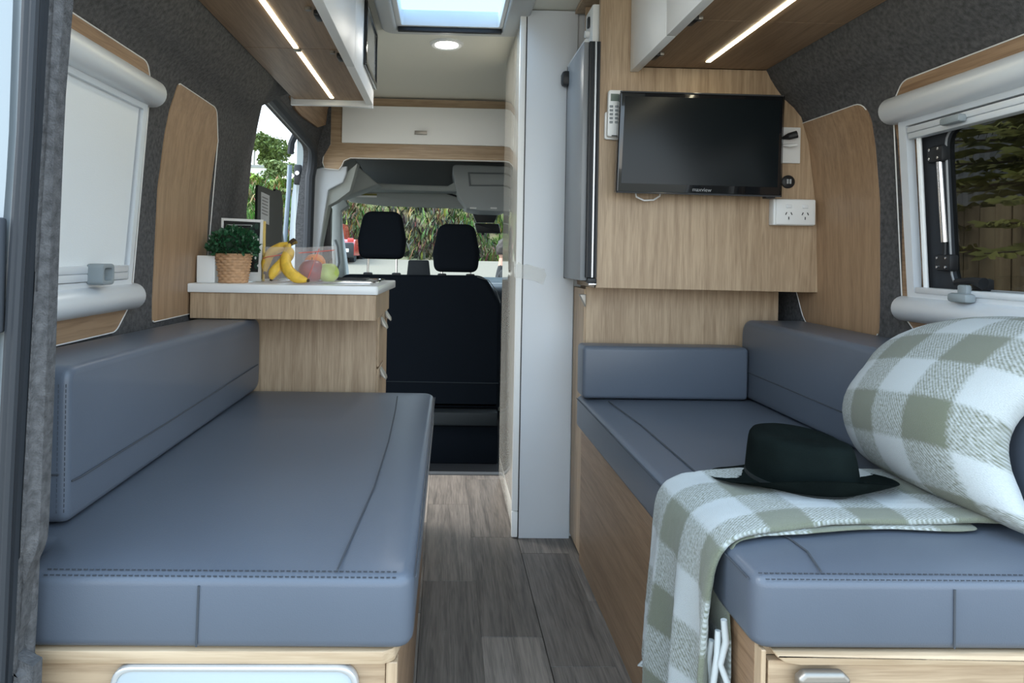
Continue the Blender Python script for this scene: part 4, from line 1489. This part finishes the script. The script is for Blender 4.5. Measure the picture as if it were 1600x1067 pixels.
for x0, x1, z0, z1 in ((-.535, -.238, 1.003, 1.295), (-.075, .215, .930, 1.226)):
    h = obj('headrest', plate([hm(x0, x1, z0, z1)], 'y', 4.06, 4.17, .035, 5), fabricN, pb_)
    m_ = (x0 + x1) / 2
    for dx in (-.085, .09):
        obj('rod', tube([(m_ + dx, 4.115, .88), (m_ + dx, 4.115, z0 + .02)], .0065, 10), chrome, h, label='chrome headrest rod')
        obj('guide', box((m_ + dx - .028, 4.10, .895), (m_ + dx + .028, 4.135, .920), .008), blackM, h)
obj('centre_pad', plate([rpoly([(-.232, .89), (-.085, .89), (-.098, 1.0), (-.222, 1.0)], .012)], 'y', 4.08, 4.14, .008), fabricD, pb_, label='small upright pad between the headrests')
# cab shell
sh_ = thing('wall_front', 'grey lined cab shell with doors and pillars around the windscreen', 'cab', (.2, 4.6, 0), kind='structure')
for side in (-1, 1):
    x = prof(1.0, side) + side * .02
    wl2 = plate([[(3.9, -.3), (5.75, -.3), (5.75, .88), (4.95, 1.62), (3.9, 1.75)], rpoly([(4.35, .93), (5.35, .93), (4.85, 1.48), (4.30, 1.5)], .05)], 'x', x, x + side * .05)
    obj('side_panel', wl2, cabG, sh_)
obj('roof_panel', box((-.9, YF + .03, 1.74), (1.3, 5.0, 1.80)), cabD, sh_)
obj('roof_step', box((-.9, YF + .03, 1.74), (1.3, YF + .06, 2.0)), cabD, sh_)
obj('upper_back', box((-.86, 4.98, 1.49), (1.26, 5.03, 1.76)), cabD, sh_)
obj('front_lower', box((-.86, 5.72, -.3), (1.27, 5.78, .80)), cabG, sh_)
# pale B pillar cover at the sliding door
bp_ = [WY(*q, 3.875) for q in ((482, 268), (508, 260), (542, 260), (541, 272), (536, 285), (513, 297), (500, 380), (492, 445), (466, 445), (476, 340))]
obj('pillar_cover', plate([[(q.x, q.z) for q in bp_]], 'y', 3.868, 3.905, .008, 3), pillarM, sh_, label='pale grey pillar cover beside the sliding door')
bp_ = [WY(*q, 3.95) for q in ((513, 296), (536, 285), (541, 272), (560, 256), (556, 272), (548, 300), (528, 315), (515, 322), (503, 380), (494, 445), (489, 445), (498, 380))]
obj('pillar_return', plate([[(q.x, q.z) for q in bp_]], 'y', 3.91, 4.02, .006), cabG, sh_)
bp_ = [WY(*q, 4.55) for q in ((513, 305), (530, 292), (545, 322), (533, 330), (534, 380), (541, 445), (522, 445), (518, 360))]
obj('door_pillar', plate([[(q.x, q.z) for q in bp_]], 'y', 4.53, 4.62, .01), cabG, sh_, label='grey front door pillar')
g_ = [WY(*q, 4.45) for q in ((523, 375), (527, 385), (529, 410), (525, 425))]
obj('grab_handle', tube(g_, .012, 8), plasG, sh_)
bt = WY(505, 358, 4.3)
sb = obj('belt_guide', box((bt.x - .05, 4.3, bt.z - .2), (bt.x + .05, 4.36, bt.z + .15), .02), blackM, sh_)
obj('belt_loop', tube([(bt.x - .02 + .035 * math.cos(k * PI / 8), 4.285, bt.z + .03 + .045 * math.sin(k * PI / 8)) for k in range(16)], .008, 8, True), fabricD, sh_)
# shelf above the windscreen
sf = [(-.80, 1.500), (-.55, 1.515), (-.45, 1.545), (1.2, 1.545), (1.2, 1.455), (-.50, 1.452), (-.70, 1.44), (-.80, 1.42)]
a = [WY(*q, 4.55) for q in ((536, 252), (552, 262), (568, 276), (585, 286), (640, 289), (700, 291), (712, 284), (735, 284), (735, 300), (700, 300), (560, 296), (540, 297), (528, 300), (520, 282))]
obj('overhead_shelf_lip', plate([[(q.x, q.z) for q in a]], 'y', 4.52, 4.60, .012, 3), cabG, sh_)
obj('overhead_shelf', box((-.80, 4.58, 1.47), (1.22, 5.0, 1.49)), cabG, sh_)
a = [WY(*q, 4.3) for q in ((536, 250), (548, 247), (556, 250), (562, 262), (592, 288), (560, 300), (532, 310), (528, 300), (540, 275))]
obj('corner_cheek', plate([[(q.x, q.z) for q in a]], 'y', 4.28, 4.50, .01), cabG, sh_)
# visor
vz = [WY(*q, 4.75) for q in ((541, 300), (700, 302), (712, 308), (738, 327), (600, 322), (548, 316), (540, 310))]
vi = obj('sun_visor', plate([rpoly([(q.x, q.z) for q in vz], .02, 5)], 'y', 4.735, 4.76, .008, 3), mat('visor_grey', (.36, .39, .38), .8))
tag(vi, 'long grey sun visor with a warning label above the windscreen', 'sun visor')
obj('visor_gap', tube([WY(*q, 4.733) for q in ((541, 312), (540, 302), (550, 298), (640, 299.5), (695, 301), (712, 306), (728, 316))], .006, 6), blackM, vi)
v0 = WY(570, 305, 4.733)
obj('warning_label', box((v0.x - .08, 4.729, v0.z - .002), (v0.x + .085, 4.735, v0.z + .012)), mat('label_olive', (.22, .20, .05), .6), vi, smooth=0)
obj('warning_label', box((v0.x - .08, 4.728, v0.z - .014), (v0.x + .085, 4.735, v0.z - .002)), plasW, vi, smooth=0)
# overhead console and mirror
oc = thing('overhead_console', 'rounded grey console hanging above the rear-view mirror', 'console', (.15, 4.6, 1.4))
a = [WY(*q, 4.50) for q in ((706, 258), (840, 262), (830, 300), (805, 325), (785, 331), (750, 330), (730, 326), (716, 308), (710, 285))]
obj('shell', plate([rpoly([(q.x, q.z) for q in a], .03, 4)], 'y', 4.46, 4.9, .010, 3), mat('console_grey', (.37, .40, .40), .7), oc)
a = [WY(*q, 4.455) for q in ((731, 269), (830, 271), (829, 291), (733, 291))]
lo_, hi_ = [(q.x, q.z) for q in a], [(q.x + dx_, q.z + dz_) for q, dx_, dz_ in zip(a, (.012, -.012, -.012, .012), (-.010, -.010, .010, .010))]
obj('pocket_recess', plate([lo_, hi_], 'y', 4.452, 4.462, .002), cabD, oc)
for px in (740, 772):
    q = WY(px, 325, 4.455)
    obj('reading_lamp', box((q.x - .025, 4.452, q.z - .006), (q.x + .02, 4.47, q.z + .006), .004), mat('lamp_lens', (.85, .87, .85), .2), oc)
mi = thing('rear_view_mirror', 'black rear-view mirror below the console', 'mirror', (.25, 5.0, 1.2))
a = [WY(*q, 4.95) for q in ((737, 330), (780, 330), (772, 348), (744, 348))]
obj('mount', plate([[(q.x, q.z) for q in a]], 'y', 4.93, 5.0, .005), blackM, mi)
a = [WY(*q, 4.9) for q in ((741, 349), (779, 350), (782, 365), (745, 364))]
obj('housing', plate([rpoly([(q.x, q.z) for q in a], .01)], 'y', 4.86, 4.91, .008), blackM, mi)
obj('stalk', box((a[2].x - .14, 4.88, a[2].z - .015), (a[2].x - .12, 4.90, a[2].z + .01)), blackM, mi)
# windscreen and dashboard
bm = bmesh.new()
vv = [bm.verts.new(q) for q in ((-.80, 5.02, 1.50), (1.20, 5.02, 1.50), (1.20, 5.72, .83), (-.80, 5.72, .83))]
bm.faces.new(vv)
bmesh.ops.solidify(bm, geom=bm.faces[:], thickness=.006)
ws = obj('window_3', bm, GLASS_C, smooth=0)
tag(ws, 'van windscreen seen past the seats', 'windscreen', kind='structure')
da = obj('dashboard', box((-.78, 5.05, .30), (1.2, 5.72, .80), .06, 3), fabricD)
tag(da, 'dark dashboard below the windscreen', 'dashboard')
bn = obj('bonnet', plate([[(5.8, .2), (6.25, .2), (6.3, .62), (5.8, .85)]], 'x', -.75, 1.15, .03), paintM)
tag(bn, 'pale van bonnet ahead of the windscreen', 'bonnet')

# ================================================================== OUTSIDE
def gz(x, y):
    """height of the ground: level around the van, rising road ahead, steep bank behind it"""
    z = -.62
    if y > 7: z += min(1, (y - 7) / 15) * 1.48
    bank = 24.5 + .8 * math.sin(x * .25)
    if y > bank:
        t_ = min(1, (y - bank) / 11)
        z += (5.2 - 1.7 * max(0, min(1, (-x - 3.5) / 3))) * (1 - (1 - t_) ** 1.7) + .6 * (noise.noise(Vector((x * .35, y * .35, 3)))) * min(1, t_ * 3) + .35 * noise.noise(Vector((x * 1.1, y * 1.1, 7))) * min(1, t_ * 4)
    return z


bm = bmesh.new()
GX = [-34 + i * .7 for i in range(97)]
GY = [-14, -8, -4, 0, 3, 5, 6, 7, 8, 9, 10, 12, 14, 16, 18, 20, 22, 23] + [23.6 + i * .5 for i in range(30)] + [40, 45, 60, 90]
rows = [[bm.verts.new((x, y, gz(x, y))) for x in GX] for y in GY]
for A, B in zip(rows, rows[1:]):
    for k in range(len(GX) - 1): bm.faces.new((A[k], A[k + 1], B[k + 1], B[k]))
gm = bpy.data.materials.new('ground')
gm.use_nodes = True
t = gm.node_tree
p = t.nodes['Principled BSDF']
p.inputs['Roughness'].default_value = .95
p.inputs['Specular IOR Level'].default_value = .1
ge = t.nodes.new('ShaderNodeNewGeometry')
sp = t.nodes.new('ShaderNodeSeparateXYZ')
t.links.new(ge.outputs['Position'], sp.inputs[0])
n1 = t.nodes.new('ShaderNodeTexNoise')
n1.inputs['Scale'].default_value = .9
n1.inputs['Detail'].default_value = 8
t.links.new(ge.outputs['Position'], n1.inputs['Vector'])
r1 = t.nodes.new('ShaderNodeValToRGB')
cr = r1.color_ramp
cr.elements[0].position = .34
cr.elements[0].color = (.10, .085, .055, 1)
cr.elements[1].position = .72
cr.elements[1].color = (.16, .22, .055, 1)
for po, c in ((.44, (.25, .20, .11, 1)), (.52, (.12, .17, .045, 1)), (.60, (.30, .27, .14, 1))):
    e = cr.elements.new(po)
    e.color = c
t.links.new(n1.outputs['Fac'], r1.inputs[0])
n2 = t.nodes.new('ShaderNodeTexNoise')
n2.inputs['Scale'].default_value = 30
t.links.new(ge.outputs['Position'], n2.inputs['Vector'])
r2 = t.nodes.new('ShaderNodeValToRGB')
r2.color_ramp.elements[0].color = (.16, .145, .115, 1)
r2.color_ramp.elements[1].color = (.25, .225, .18, 1)
t.links.new(n2.outputs['Fac'], r2.inputs[0])
mr = t.nodes.new('ShaderNodeMapRange')
mr.inputs['From Min'].default_value = 23.6
mr.inputs['From Max'].default_value = 24.6
t.links.new(sp.outputs['Y'], mr.inputs[0])
mx = t.nodes.new('ShaderNodeMix')
mx.data_type = 'RGBA'
t.links.new(mr.outputs[0], mx.inputs[0])
t.links.new(r2.outputs[0], mx.inputs[6])
t.links.new(r1.outputs[0], mx.inputs[7])
t.links.new(mx.outputs[2], p.inputs['Base Color'])
go = obj('ground', bm, gm, None, smooth=180)
tag(go, 'grey roadway rising to a rough grassy bank outside the van', 'ground', kind='structure')

# grass and weeds on the bank
rnd = random.Random(11)
grm = bpy.data.materials.new('bank_grass')
grm.use_nodes = True
t = grm.node_tree
p = t.nodes['Principled BSDF']
p.inputs['Roughness'].default_value = .8
va = t.nodes.new('ShaderNodeVertexColor')
va.layer_name = 'tint'
t.links.new(va.outputs[0], p.inputs['Base Color'])
bm = bmesh.new()
cl_ = bm.loops.layers.color.new('tint')
pal = [(.27, .36, .11), (.20, .28, .08), (.46, .42, .28), (.33, .31, .22), (.17, .17, .12), (.30, .36, .10)]
for k in range(5200):
    y = 24.2 + rnd.random() ** 1.2 * 12
    x = rnd.uniform(-.52, .24) * y
    z = gz(x, y)
    patch = noise.noise(Vector((x * .3, y * .3, 9)))
    uu = x / y + .05 * patch
    if uu < -.095 and y < 33: pr_ = (.25, .62, .08)
    elif uu < .015: pr_ = (.18, .30, .42)
    else: pr_ = (.72, .18, .05)
    q_ = rnd.random()
    if uu > -.2:
        ci = k % 2 if q_ < pr_[0] else 2 + (k % 2) if q_ < pr_[0] + pr_[1] else 4
    else:
        ci = 0 if q_ < .6 else 5 if q_ < .9 else 2
    H = rnd.uniform(.18, .6) * (1.5 if ci in (2, 3) else 1)
    for q in range(5):
        an = rnd.uniform(0, 2 * PI)
        d = Vector((math.cos(an), math.sin(an), 0))
        s = Vector((-d.y, d.x, 0)) * rnd.uniform(.02, .05)
        p0 = Vector((x + rnd.uniform(-.22, .22), y + rnd.uniform(-.22, .22), z - .02))
        tip = p0 + d * H * rnd.uniform(.3, .9) + Vector((0, 0, H * rnd.uniform(.6, 1)))
        mid = (p0 + tip) / 2 + Vector((0, 0, H * .2))
        v = [bm.verts.new(c) for c in (p0 - s, p0 + s, mid + s * .7, tip, mid - s * .7)]
        f = bm.faces.new(v)
        c = [min(1, a_ * rnd.uniform(.7, 1.3)) for a_ in pal[ci]]
        for l in f.loops: l[cl_] = (*c, 1)
gr = obj('grass', bm, grm, None, smooth=0)
tag(gr, 'tufts of green and straw coloured grass on the bank', 'grass', kind='stuff')


def leafy(name, c, rx, ry, rz, n, size, m, parent, seed, low=-1.0):
    rnd = random.Random(seed)
    bm = bmesh.new()
    lob = [(Vector((rnd.uniform(-.6, .6), rnd.uniform(-.6, .6), rnd.uniform(-.4, .6))), rnd.uniform(.35, .55)) for _ in range(9)]
    for k in range(n):
        L, R = lob[k % 9]
        v = Vector((rnd.gauss(0, 1), rnd.gauss(0, 1), rnd.gauss(0, 1))).normalized() * R * rnd.uniform(.6, 1.02) + L
        p_ = Vector(c) + Vector((v.x * rx, v.y * ry, v.z * rz))
        d = Vector((rnd.uniform(-1, 1), rnd.uniform(-1, 1), rnd.uniform(-1, 1))).normalized()
        s = d.cross(Vector((rnd.uniform(-1, 1), rnd.uniform(-1, 1), rnd.uniform(-1, 1)))).normalized()
        a_ = size * rnd.uniform(.6, 1.3)
        bm.faces.new([bm.verts.new(q) for q in (p_ - d * a_, p_ + s * a_ * .5, p_ + d * a_, p_ - s * a_ * .5)])
    o = obj(name, bm, m, parent, smooth=0)
    o['kind'] = 'stuff'
    return o


lfm = mat('tree_leaf', (.075, .115, .022), .7, var=.45, vscale=1.5)
# round tree on the skyline
Y = 46.0
c = WY(432, 240, Y)
tr = thing('tree', 'round green tree on the skyline seen through the sliding door', 'tree', (c.x, Y, c.z - 2.6))
leafy('crown', c, 1.75, 1.75, 1.45, 3600, .14, lfm, tr, 1)
bm = tube([(c.x, Y, c.z - 3.4), (c.x + .05, Y, c.z - .3)], [.2, .08], 8)
for a_ in (-.5, .0, .55):
    tube([(c.x + .02, Y, c.z - .9), (c.x + a_, Y + .1, c.z + .3)], [.06, .02], 6, bm=bm)
obj('trunk', bm, mat('bark', (.10, .07, .05), .9), tr)
for k, (px, py, Y, rx, rz, lab) in enumerate([(440, 268, 37, 1.1, .6, 'low green bush beneath the round tree'), (400, 292, 34, 1.2, .65, 'bright green bush at the front edge of the door opening'), (448, 300, 33, 1.1, .7, 'bushy weeds beside the dark lid in the door opening')]):
    c = WY(px, py, Y)
    bs = thing('bush', lab, 'bush', (c.x, Y, c.z - rz))
    leafy('foliage', c, rx, rx, rz, 1400, .12, mat('bush_leaf_%d' % k, [(.14, .19, .06), (.22, .32, .05), (.20, .27, .07)][k], .7, var=.4, vscale=3), bs, 20 + k)
    obj('stem', tube([(c.x, Y, c.z - rz - .6), (c.x, Y, c.z)], .03, 6), MATS['bark'], bs)
# white shed and post fence behind the grass
a, b_ = WY(390, 275, 44), WY(424, 262, 44)
sd_ = thing('shed', 'small white shed beyond the grass in the door opening', 'shed', ((a.x + b_.x) / 2, 44.5, a.z - .3))
obj('walls', box((a.x, 44, a.z - .6), (b_.x, 45.2, b_.z)), mat('shed_white', (.72, .74, .75), .6), sd_)
obj('roof', plate([[(a.x - .1, b_.z - .02), (b_.x + .1, b_.z - .02), (b_.x + .02, b_.z + .16), (a.x - .02, b_.z + .16)]], 'y', 43.9, 45.3), mat('shed_roof', (.25, .26, .25), .7), sd_)
a = WY(398, 210, 47)
po = obj('power_pole', tube([(a.x, 47, a.z - 4), (a.x, 47, a.z + .8)], .07, 8), mat('pole_grey', (.35, .34, .32), .8))
tag(po, 'thin grey pole on the skyline left of the round tree', 'pole')

# red car parked ahead
cc = WY(548, 393, 20.6)
car = thing('car', 'red parked car with pale plate ahead of the windscreen', 'car', (cc.x - .5, 21, gz(cc.x - .5, 20.8)))
z0 = gz(cc.x - .5, 20.6)
x1 = WY(554, 380, 20.6).x
x0 = x1 - 1.62
body = [(20.6, z0 + .25), (20.6, z0 + .62), (20.75, z0 + .74), (21.3, z0 + .78), (23.9, z0 + .82), (24.3, z0 + .7), (24.3, z0 + .25)]
obj('body', plate([body], 'x', x0, x1, .06, 3), mat('car_red', (.42, .035, .035), .25, coat=.8), car)
obj('cabin', plate([[(21.0, z0 + .74), (21.5, z0 + 1.30), (23.0, z0 + 1.32), (23.8, z0 + .80)]], 'x', x0 + .3, x1 - .55, .08, 3), MATS['car_red'], car)
obj('rear_glass', plate([[(20.98, z0 + .82), (21.36, z0 + 1.22), (21.40, z0 + 1.22), (21.02, z0 + .82)]], 'x', x0 + .38, x1 - .63), gloss, car)
obj('bumper', box((x0 + .02, 20.52, z0 + .18), (x1 - .02, 20.7, z0 + .66), .05, 3), mat('car_black', (.02, .022, .024), .4), car)
pl_ = WY(543, 391, 20.5)
obj('number_plate', box((x1 - .66, 20.49, pl_.z - .06), (x1 - .16, 20.53, pl_.z + .05), .01), plasW, car)
obj('rear_lamp', box((x1 - .22, 20.58, z0 + .68), (x1 - .03, 20.64, z0 + .80), .02), mat('lamp_red', (.6, .06, .05), .2), car)
for yy in (21.3, 23.5):
    for xx in (x0 + .05, x1 - .23):
        obj('wheel', lathe([(0, 0), (.2, 0), (.3, .02), (.31, .09), (.3, .16), (.2, .18), (0, .18)], (xx, yy, z0 + .31), 24, 'x'), rubber, car)

# person standing ahead of the bonnet
hd = WY(789, 391, 6.72)
px_, py_ = hd.x, 6.72
gz0 = gz(px_, py_)
Ht = hd.z + .125 - gz0
per = thing('person', 'dark-haired person in a black top standing outside the windscreen', 'person', (px_, py_, gz0))
HZ = lambda f: gz0 + Ht * f
J = {'pelvis': (0, 0, .53), 'waist': (0, 0, .61), 'chest': (0, 0, .73), 'neck0': (-.01, 0, .84), 'neck': (.0, 0, .868), 'shl': (0, .18, .822), 'shr': (0, -.18, .822), 'ell': (-.03, .25, .63), 'elr': (-.03, -.25, .63), 'wrl': (.08, .24, .50), 'wrr': (.08, -.24, .50), 'hpl': (0, .09, .51), 'hpr': (0, -.09, .51), 'knl': (.01, .10, .28), 'knr': (.01, -.10, .28), 'anl': (-.02, .10, .05), 'anr': (-.02, -.10, .05), 'tol': (.14, .11, .018), 'tor': (.14, -.11, .018)}
RD = {'pelvis': .125, 'waist': .115, 'chest': .13, 'neck0': .065, 'neck': .055, 'shl': .065, 'shr': .065, 'ell': .045, 'elr': .045, 'wrl': .03, 'wrr': .03, 'hpl': .09, 'hpr': .09, 'knl': .06, 'knr': .06, 'anl': .04, 'anr': .04, 'tol': .03, 'tor': .03}
ED = [('pelvis', 'waist'), ('waist', 'chest'), ('chest', 'neck0'), ('neck0', 'neck'), ('chest', 'shl'), ('chest', 'shr'), ('shl', 'ell'), ('shr', 'elr'), ('ell', 'wrl'), ('elr', 'wrr'), ('pelvis', 'hpl'), ('pelvis', 'hpr'), ('hpl', 'knl'), ('hpr', 'knr'), ('knl', 'anl'), ('knr', 'anr'), ('anl', 'tol'), ('anr', 'tor')]


def skin(name, joints, edges, rad, m, parent, lv=2):
    ks = list(joints)
    me = bpy.data.meshes.new(name)
    me.from_pydata([tuple(joints[k]) for k in ks], [(ks.index(a), ks.index(b)) for a, b in edges], [])
    o = bpy.data.objects.new(name, me)
    col.objects.link(o)
    o.parent = parent
    me.materials.append(m)
    o.modifiers.new('skin', 'SKIN').use_smooth_shade = True
    for i, k in enumerate(ks):
        me.skin_vertices[0].data[i].radius = (rad[k], rad[k])
    me.skin_vertices[0].data[0].use_root = True
    s_ = o.modifiers.new('sub', 'SUBSURF')
    s_.levels = s_.render_levels = lv
    return o


JJ = {k: (v[0], v[1], v[2] * Ht) for k, v in J.items()}
skinm = mat('skin', (.52, .30, .22), .5)
skin('body', JJ, ED, RD, mat('black_top', (.012, .014, .016), .8), per)
# head turned along the bonnet
hc = Vector((px_ + .02, py_, hd.z))
bm = bmesh.new()
bmesh.ops.create_uvsphere(bm, u_segments=28, v_segments=20, radius=1)
for v in bm.verts:
    x, y, z = v.co
    jaw = max(0, -z)
    X = x * (.098 - .012 * jaw) + (.014 if x > 0 else 0) * jaw
    Yv = y * (.076 - .020 * jaw)
    Z = z * .122
    if x > .85 and abs(y) < .3 and -.35 < z < .12: X += .022 * (1 - abs(y) / .3) * (1 - abs(z + .15) / .3)
    if x > .8 and -.1 < z < .15 and .2 < abs(y) < .5: X -= .006
    if x > .75 and -.62 < z < -.48: X += .004
    v.co = hc + Vector((X, Yv, Z))
obj('head', bm, skinm, per, smooth=80)
obj('neck_skin', tube([(px_ - .012, py_, hd.z - .19), (px_ - .005, py_, hd.z - .08)], [.058, .052], 14), skinm, per)
for s in (-1, 1):
    e_ = lathe([(0, -.01), (.018, -.008), (.026, 0), (.022, .008), (0, .004)], (0, 0, 0), 14)
    bmesh.ops.transform(e_, matrix=Matrix.Translation(hc + Vector((-.012, s * .078, -.01))) @ Matrix.Rotation(s * PI / 2, 4, 'X') @ Matrix.Diagonal((.8, 1.25, 1, 1)), verts=e_.verts)
    obj('ear', e_, skinm, per, smooth=80)
    eye = bmesh.new()
    bmesh.ops.create_uvsphere(eye, u_segments=10, v_segments=8, radius=.012, matrix=Matrix.Translation(hc + Vector((.085, s * .032, .008))))
    obj('eye', eye, mat('eye', (.05, .04, .035), .2), per, smooth=80)
obj('mouth', box(hc + Vector((.085, -.024, -.066)), hc + Vector((.103, .024, -.058)), .003), mat('lips', (.40, .17, .14), .5), per)
bm = bmesh.new()
bmesh.ops.create_uvsphere(bm, u_segments=40, v_segments=26, radius=1)
dl_ = [v for v in bm.verts if (v.co.z < .05 and v.co.x > -.15) or v.co.z < -.45 or (v.co.x > .72 and v.co.z < .42)]
bmesh.ops.delete(bm, geom=dl_, context='VERTS')
for v in bm.verts:
    n_ = noise.noise(v.co * 4) * .06
    v.co = hc + Vector((v.co.x * (.110 + n_ * .1), v.co.y * .086, v.co.z * .135)) * 1.0 + Vector((0, 0, .002)) + v.co * n_ * .15
obj('hair', bm, mat('dark_hair', (.025, .018, .014), .6, bump=.6, bscale=80), per, smooth=80)
for s in (-1, 1):
    wj = Vector(JJ['wrl' if s > 0 else 'wrr'])
    hj = {'w': wj, 'p': wj + Vector((.03, 0, -.075))}
    he = [('w', 'p')]
    hr = {'w': .026, 'p': .030}
    for f in range(4):
        b0 = wj + Vector((.035 - .0, (f - 1.5) * .019, -.085))
        for q, dd_ in enumerate(((0, 0), (.012, -.03), (.010, -.055), (.0, -.075))):
            hj['f%d%d' % (f, q)] = b0 + Vector((dd_[0], 0, dd_[1] * (1 - .08 * abs(f - 1.3))))
            hr['f%d%d' % (f, q)] = .0095
        he += [('p', 'f%d0' % f)] + [('f%d%d' % (f, q), 'f%d%d' % (f, q + 1)) for q in range(3)]
    for q, dd_ in enumerate(((.028, -.035), (.05, -.06), (.055, -.085))):
        hj['t%d' % q] = wj + Vector((dd_[0], -s * .03, dd_[1]))
        hr['t%d' % q] = .011
    he += [('w', 't0'), ('t0', 't1'), ('t1', 't2')]
    skin('hand', hj, he, hr, skinm, per, 1)

# yard seen through the tinted window: board fence, ribbed shed, conifer
fx = 4.3
fe = thing('board_fence', 'brown upright board fence outside the tinted window', 'fence', (fx, 5.5, -.62))
rnd = random.Random(4)
fm = wood('fence_board', 'Z', (.30, .235, .15), (.17, .125, .08), rough=.9, fine=14, rand=.2)
yy = 3.4
while yy < 8.4:
    wd = rnd.uniform(.14, .155)
    obj('board', box((fx + rnd.uniform(-.008, .008), yy, -.62), (fx + .025, yy + wd, 1.50 + rnd.uniform(-.015, .015)), .003, 1), fm, fe, loc=(0, yy - 5.5, 0))
    yy += wd + .006
for z in (-.2, .5, 1.2):
    obj('rail', box((fx + .025, 3.4, z), (fx + .07, 8.4, z + .09)), fm, fe)
rs_ = thing('ribbed_shed', 'dark ribbed metal shed beyond the board fence', 'shed', (6.2, 8, -.62))
pts = []
k = 0
y = 6.0
while y < 11:
    pts += [(6.0 + (.03 if k % 2 else 0), y), (6.0 + (.03 if k % 2 else 0), y + .035)]
    y += .075
    k += 1
obj('ribbed_wall', plate([pts + [(6.2, y), (6.2, 6.0)]], 'z', -.62, 3.1), mat('shed_metal', (.15, .16, .18), .6), rs_)
obj('roof', box((5.85, 5.9, 3.1), (9, 11.2, 3.2)), mat('shed_roof2', (.10, .105, .11), .6), rs_)
tc_ = thing('conifer', 'conifer with drooping green branches beyond the tinted window', 'conifer', (4.6, 4.9, -.62))
tx, ty = 5.0, 5.05
obj('trunk', tube([(tx, ty, -.62), (tx, ty, 3.8)], [.12, .03], 8), MATS['bark'], tc_)
rnd = random.Random(9)
bm = bmesh.new()
bark_bm = bmesh.new()
for lv in range(16):
    z = 1.25 + lv * .17
    R = 1.55 * (1 - lv / 24)
    for k in range(9):
        an = 2 * PI * k / 9 + lv * .7 + rnd.uniform(-.2, .2)
        d = Vector((math.cos(an), math.sin(an), -.12))
        L = R * rnd.uniform(.75, 1.1)
        tube([Vector((tx, ty, z)), Vector((tx, ty, z)) + d * L * .5, Vector((tx, ty, z)) + d * L + Vector((0, 0, .06))], [.015, .01, .004], 5, bm=bark_bm)
        for q in range(84):
            u = rnd.uniform(.2, 1.03)
            p0 = Vector((tx, ty, z)) + d * L * u + Vector((0, 0, .06 * u * u))
            sd2 = Vector((-d.y, d.x, 0)) * rnd.choice((-1, 1))
            dr_ = (sd2 * rnd.uniform(.4, 1) + d * rnd.uniform(.3, .9) + Vector((0, 0, rnd.uniform(-.25, .2)))).normalized()
            ln = rnd.uniform(.12, .26) * (1.15 - .6 * u)
            up2 = Vector((0, 0, 1)) * .016 + sd2 * .010
            v = [bm.verts.new(c_) for c_ in (p0 - up2 * .5, p0 + dr_ * ln * .6 - up2, p0 + dr_ * ln, p0 + dr_ * ln * .6 + up2)]
            bm.faces.new(v)
obj('needles', bm, mat('needle_green', (.22, .22, .055), .7, var=.45, vscale=3), tc_, smooth=0)['kind'] = 'stuff'
obj('branches', bark_bm, MATS['bark'], tc_)
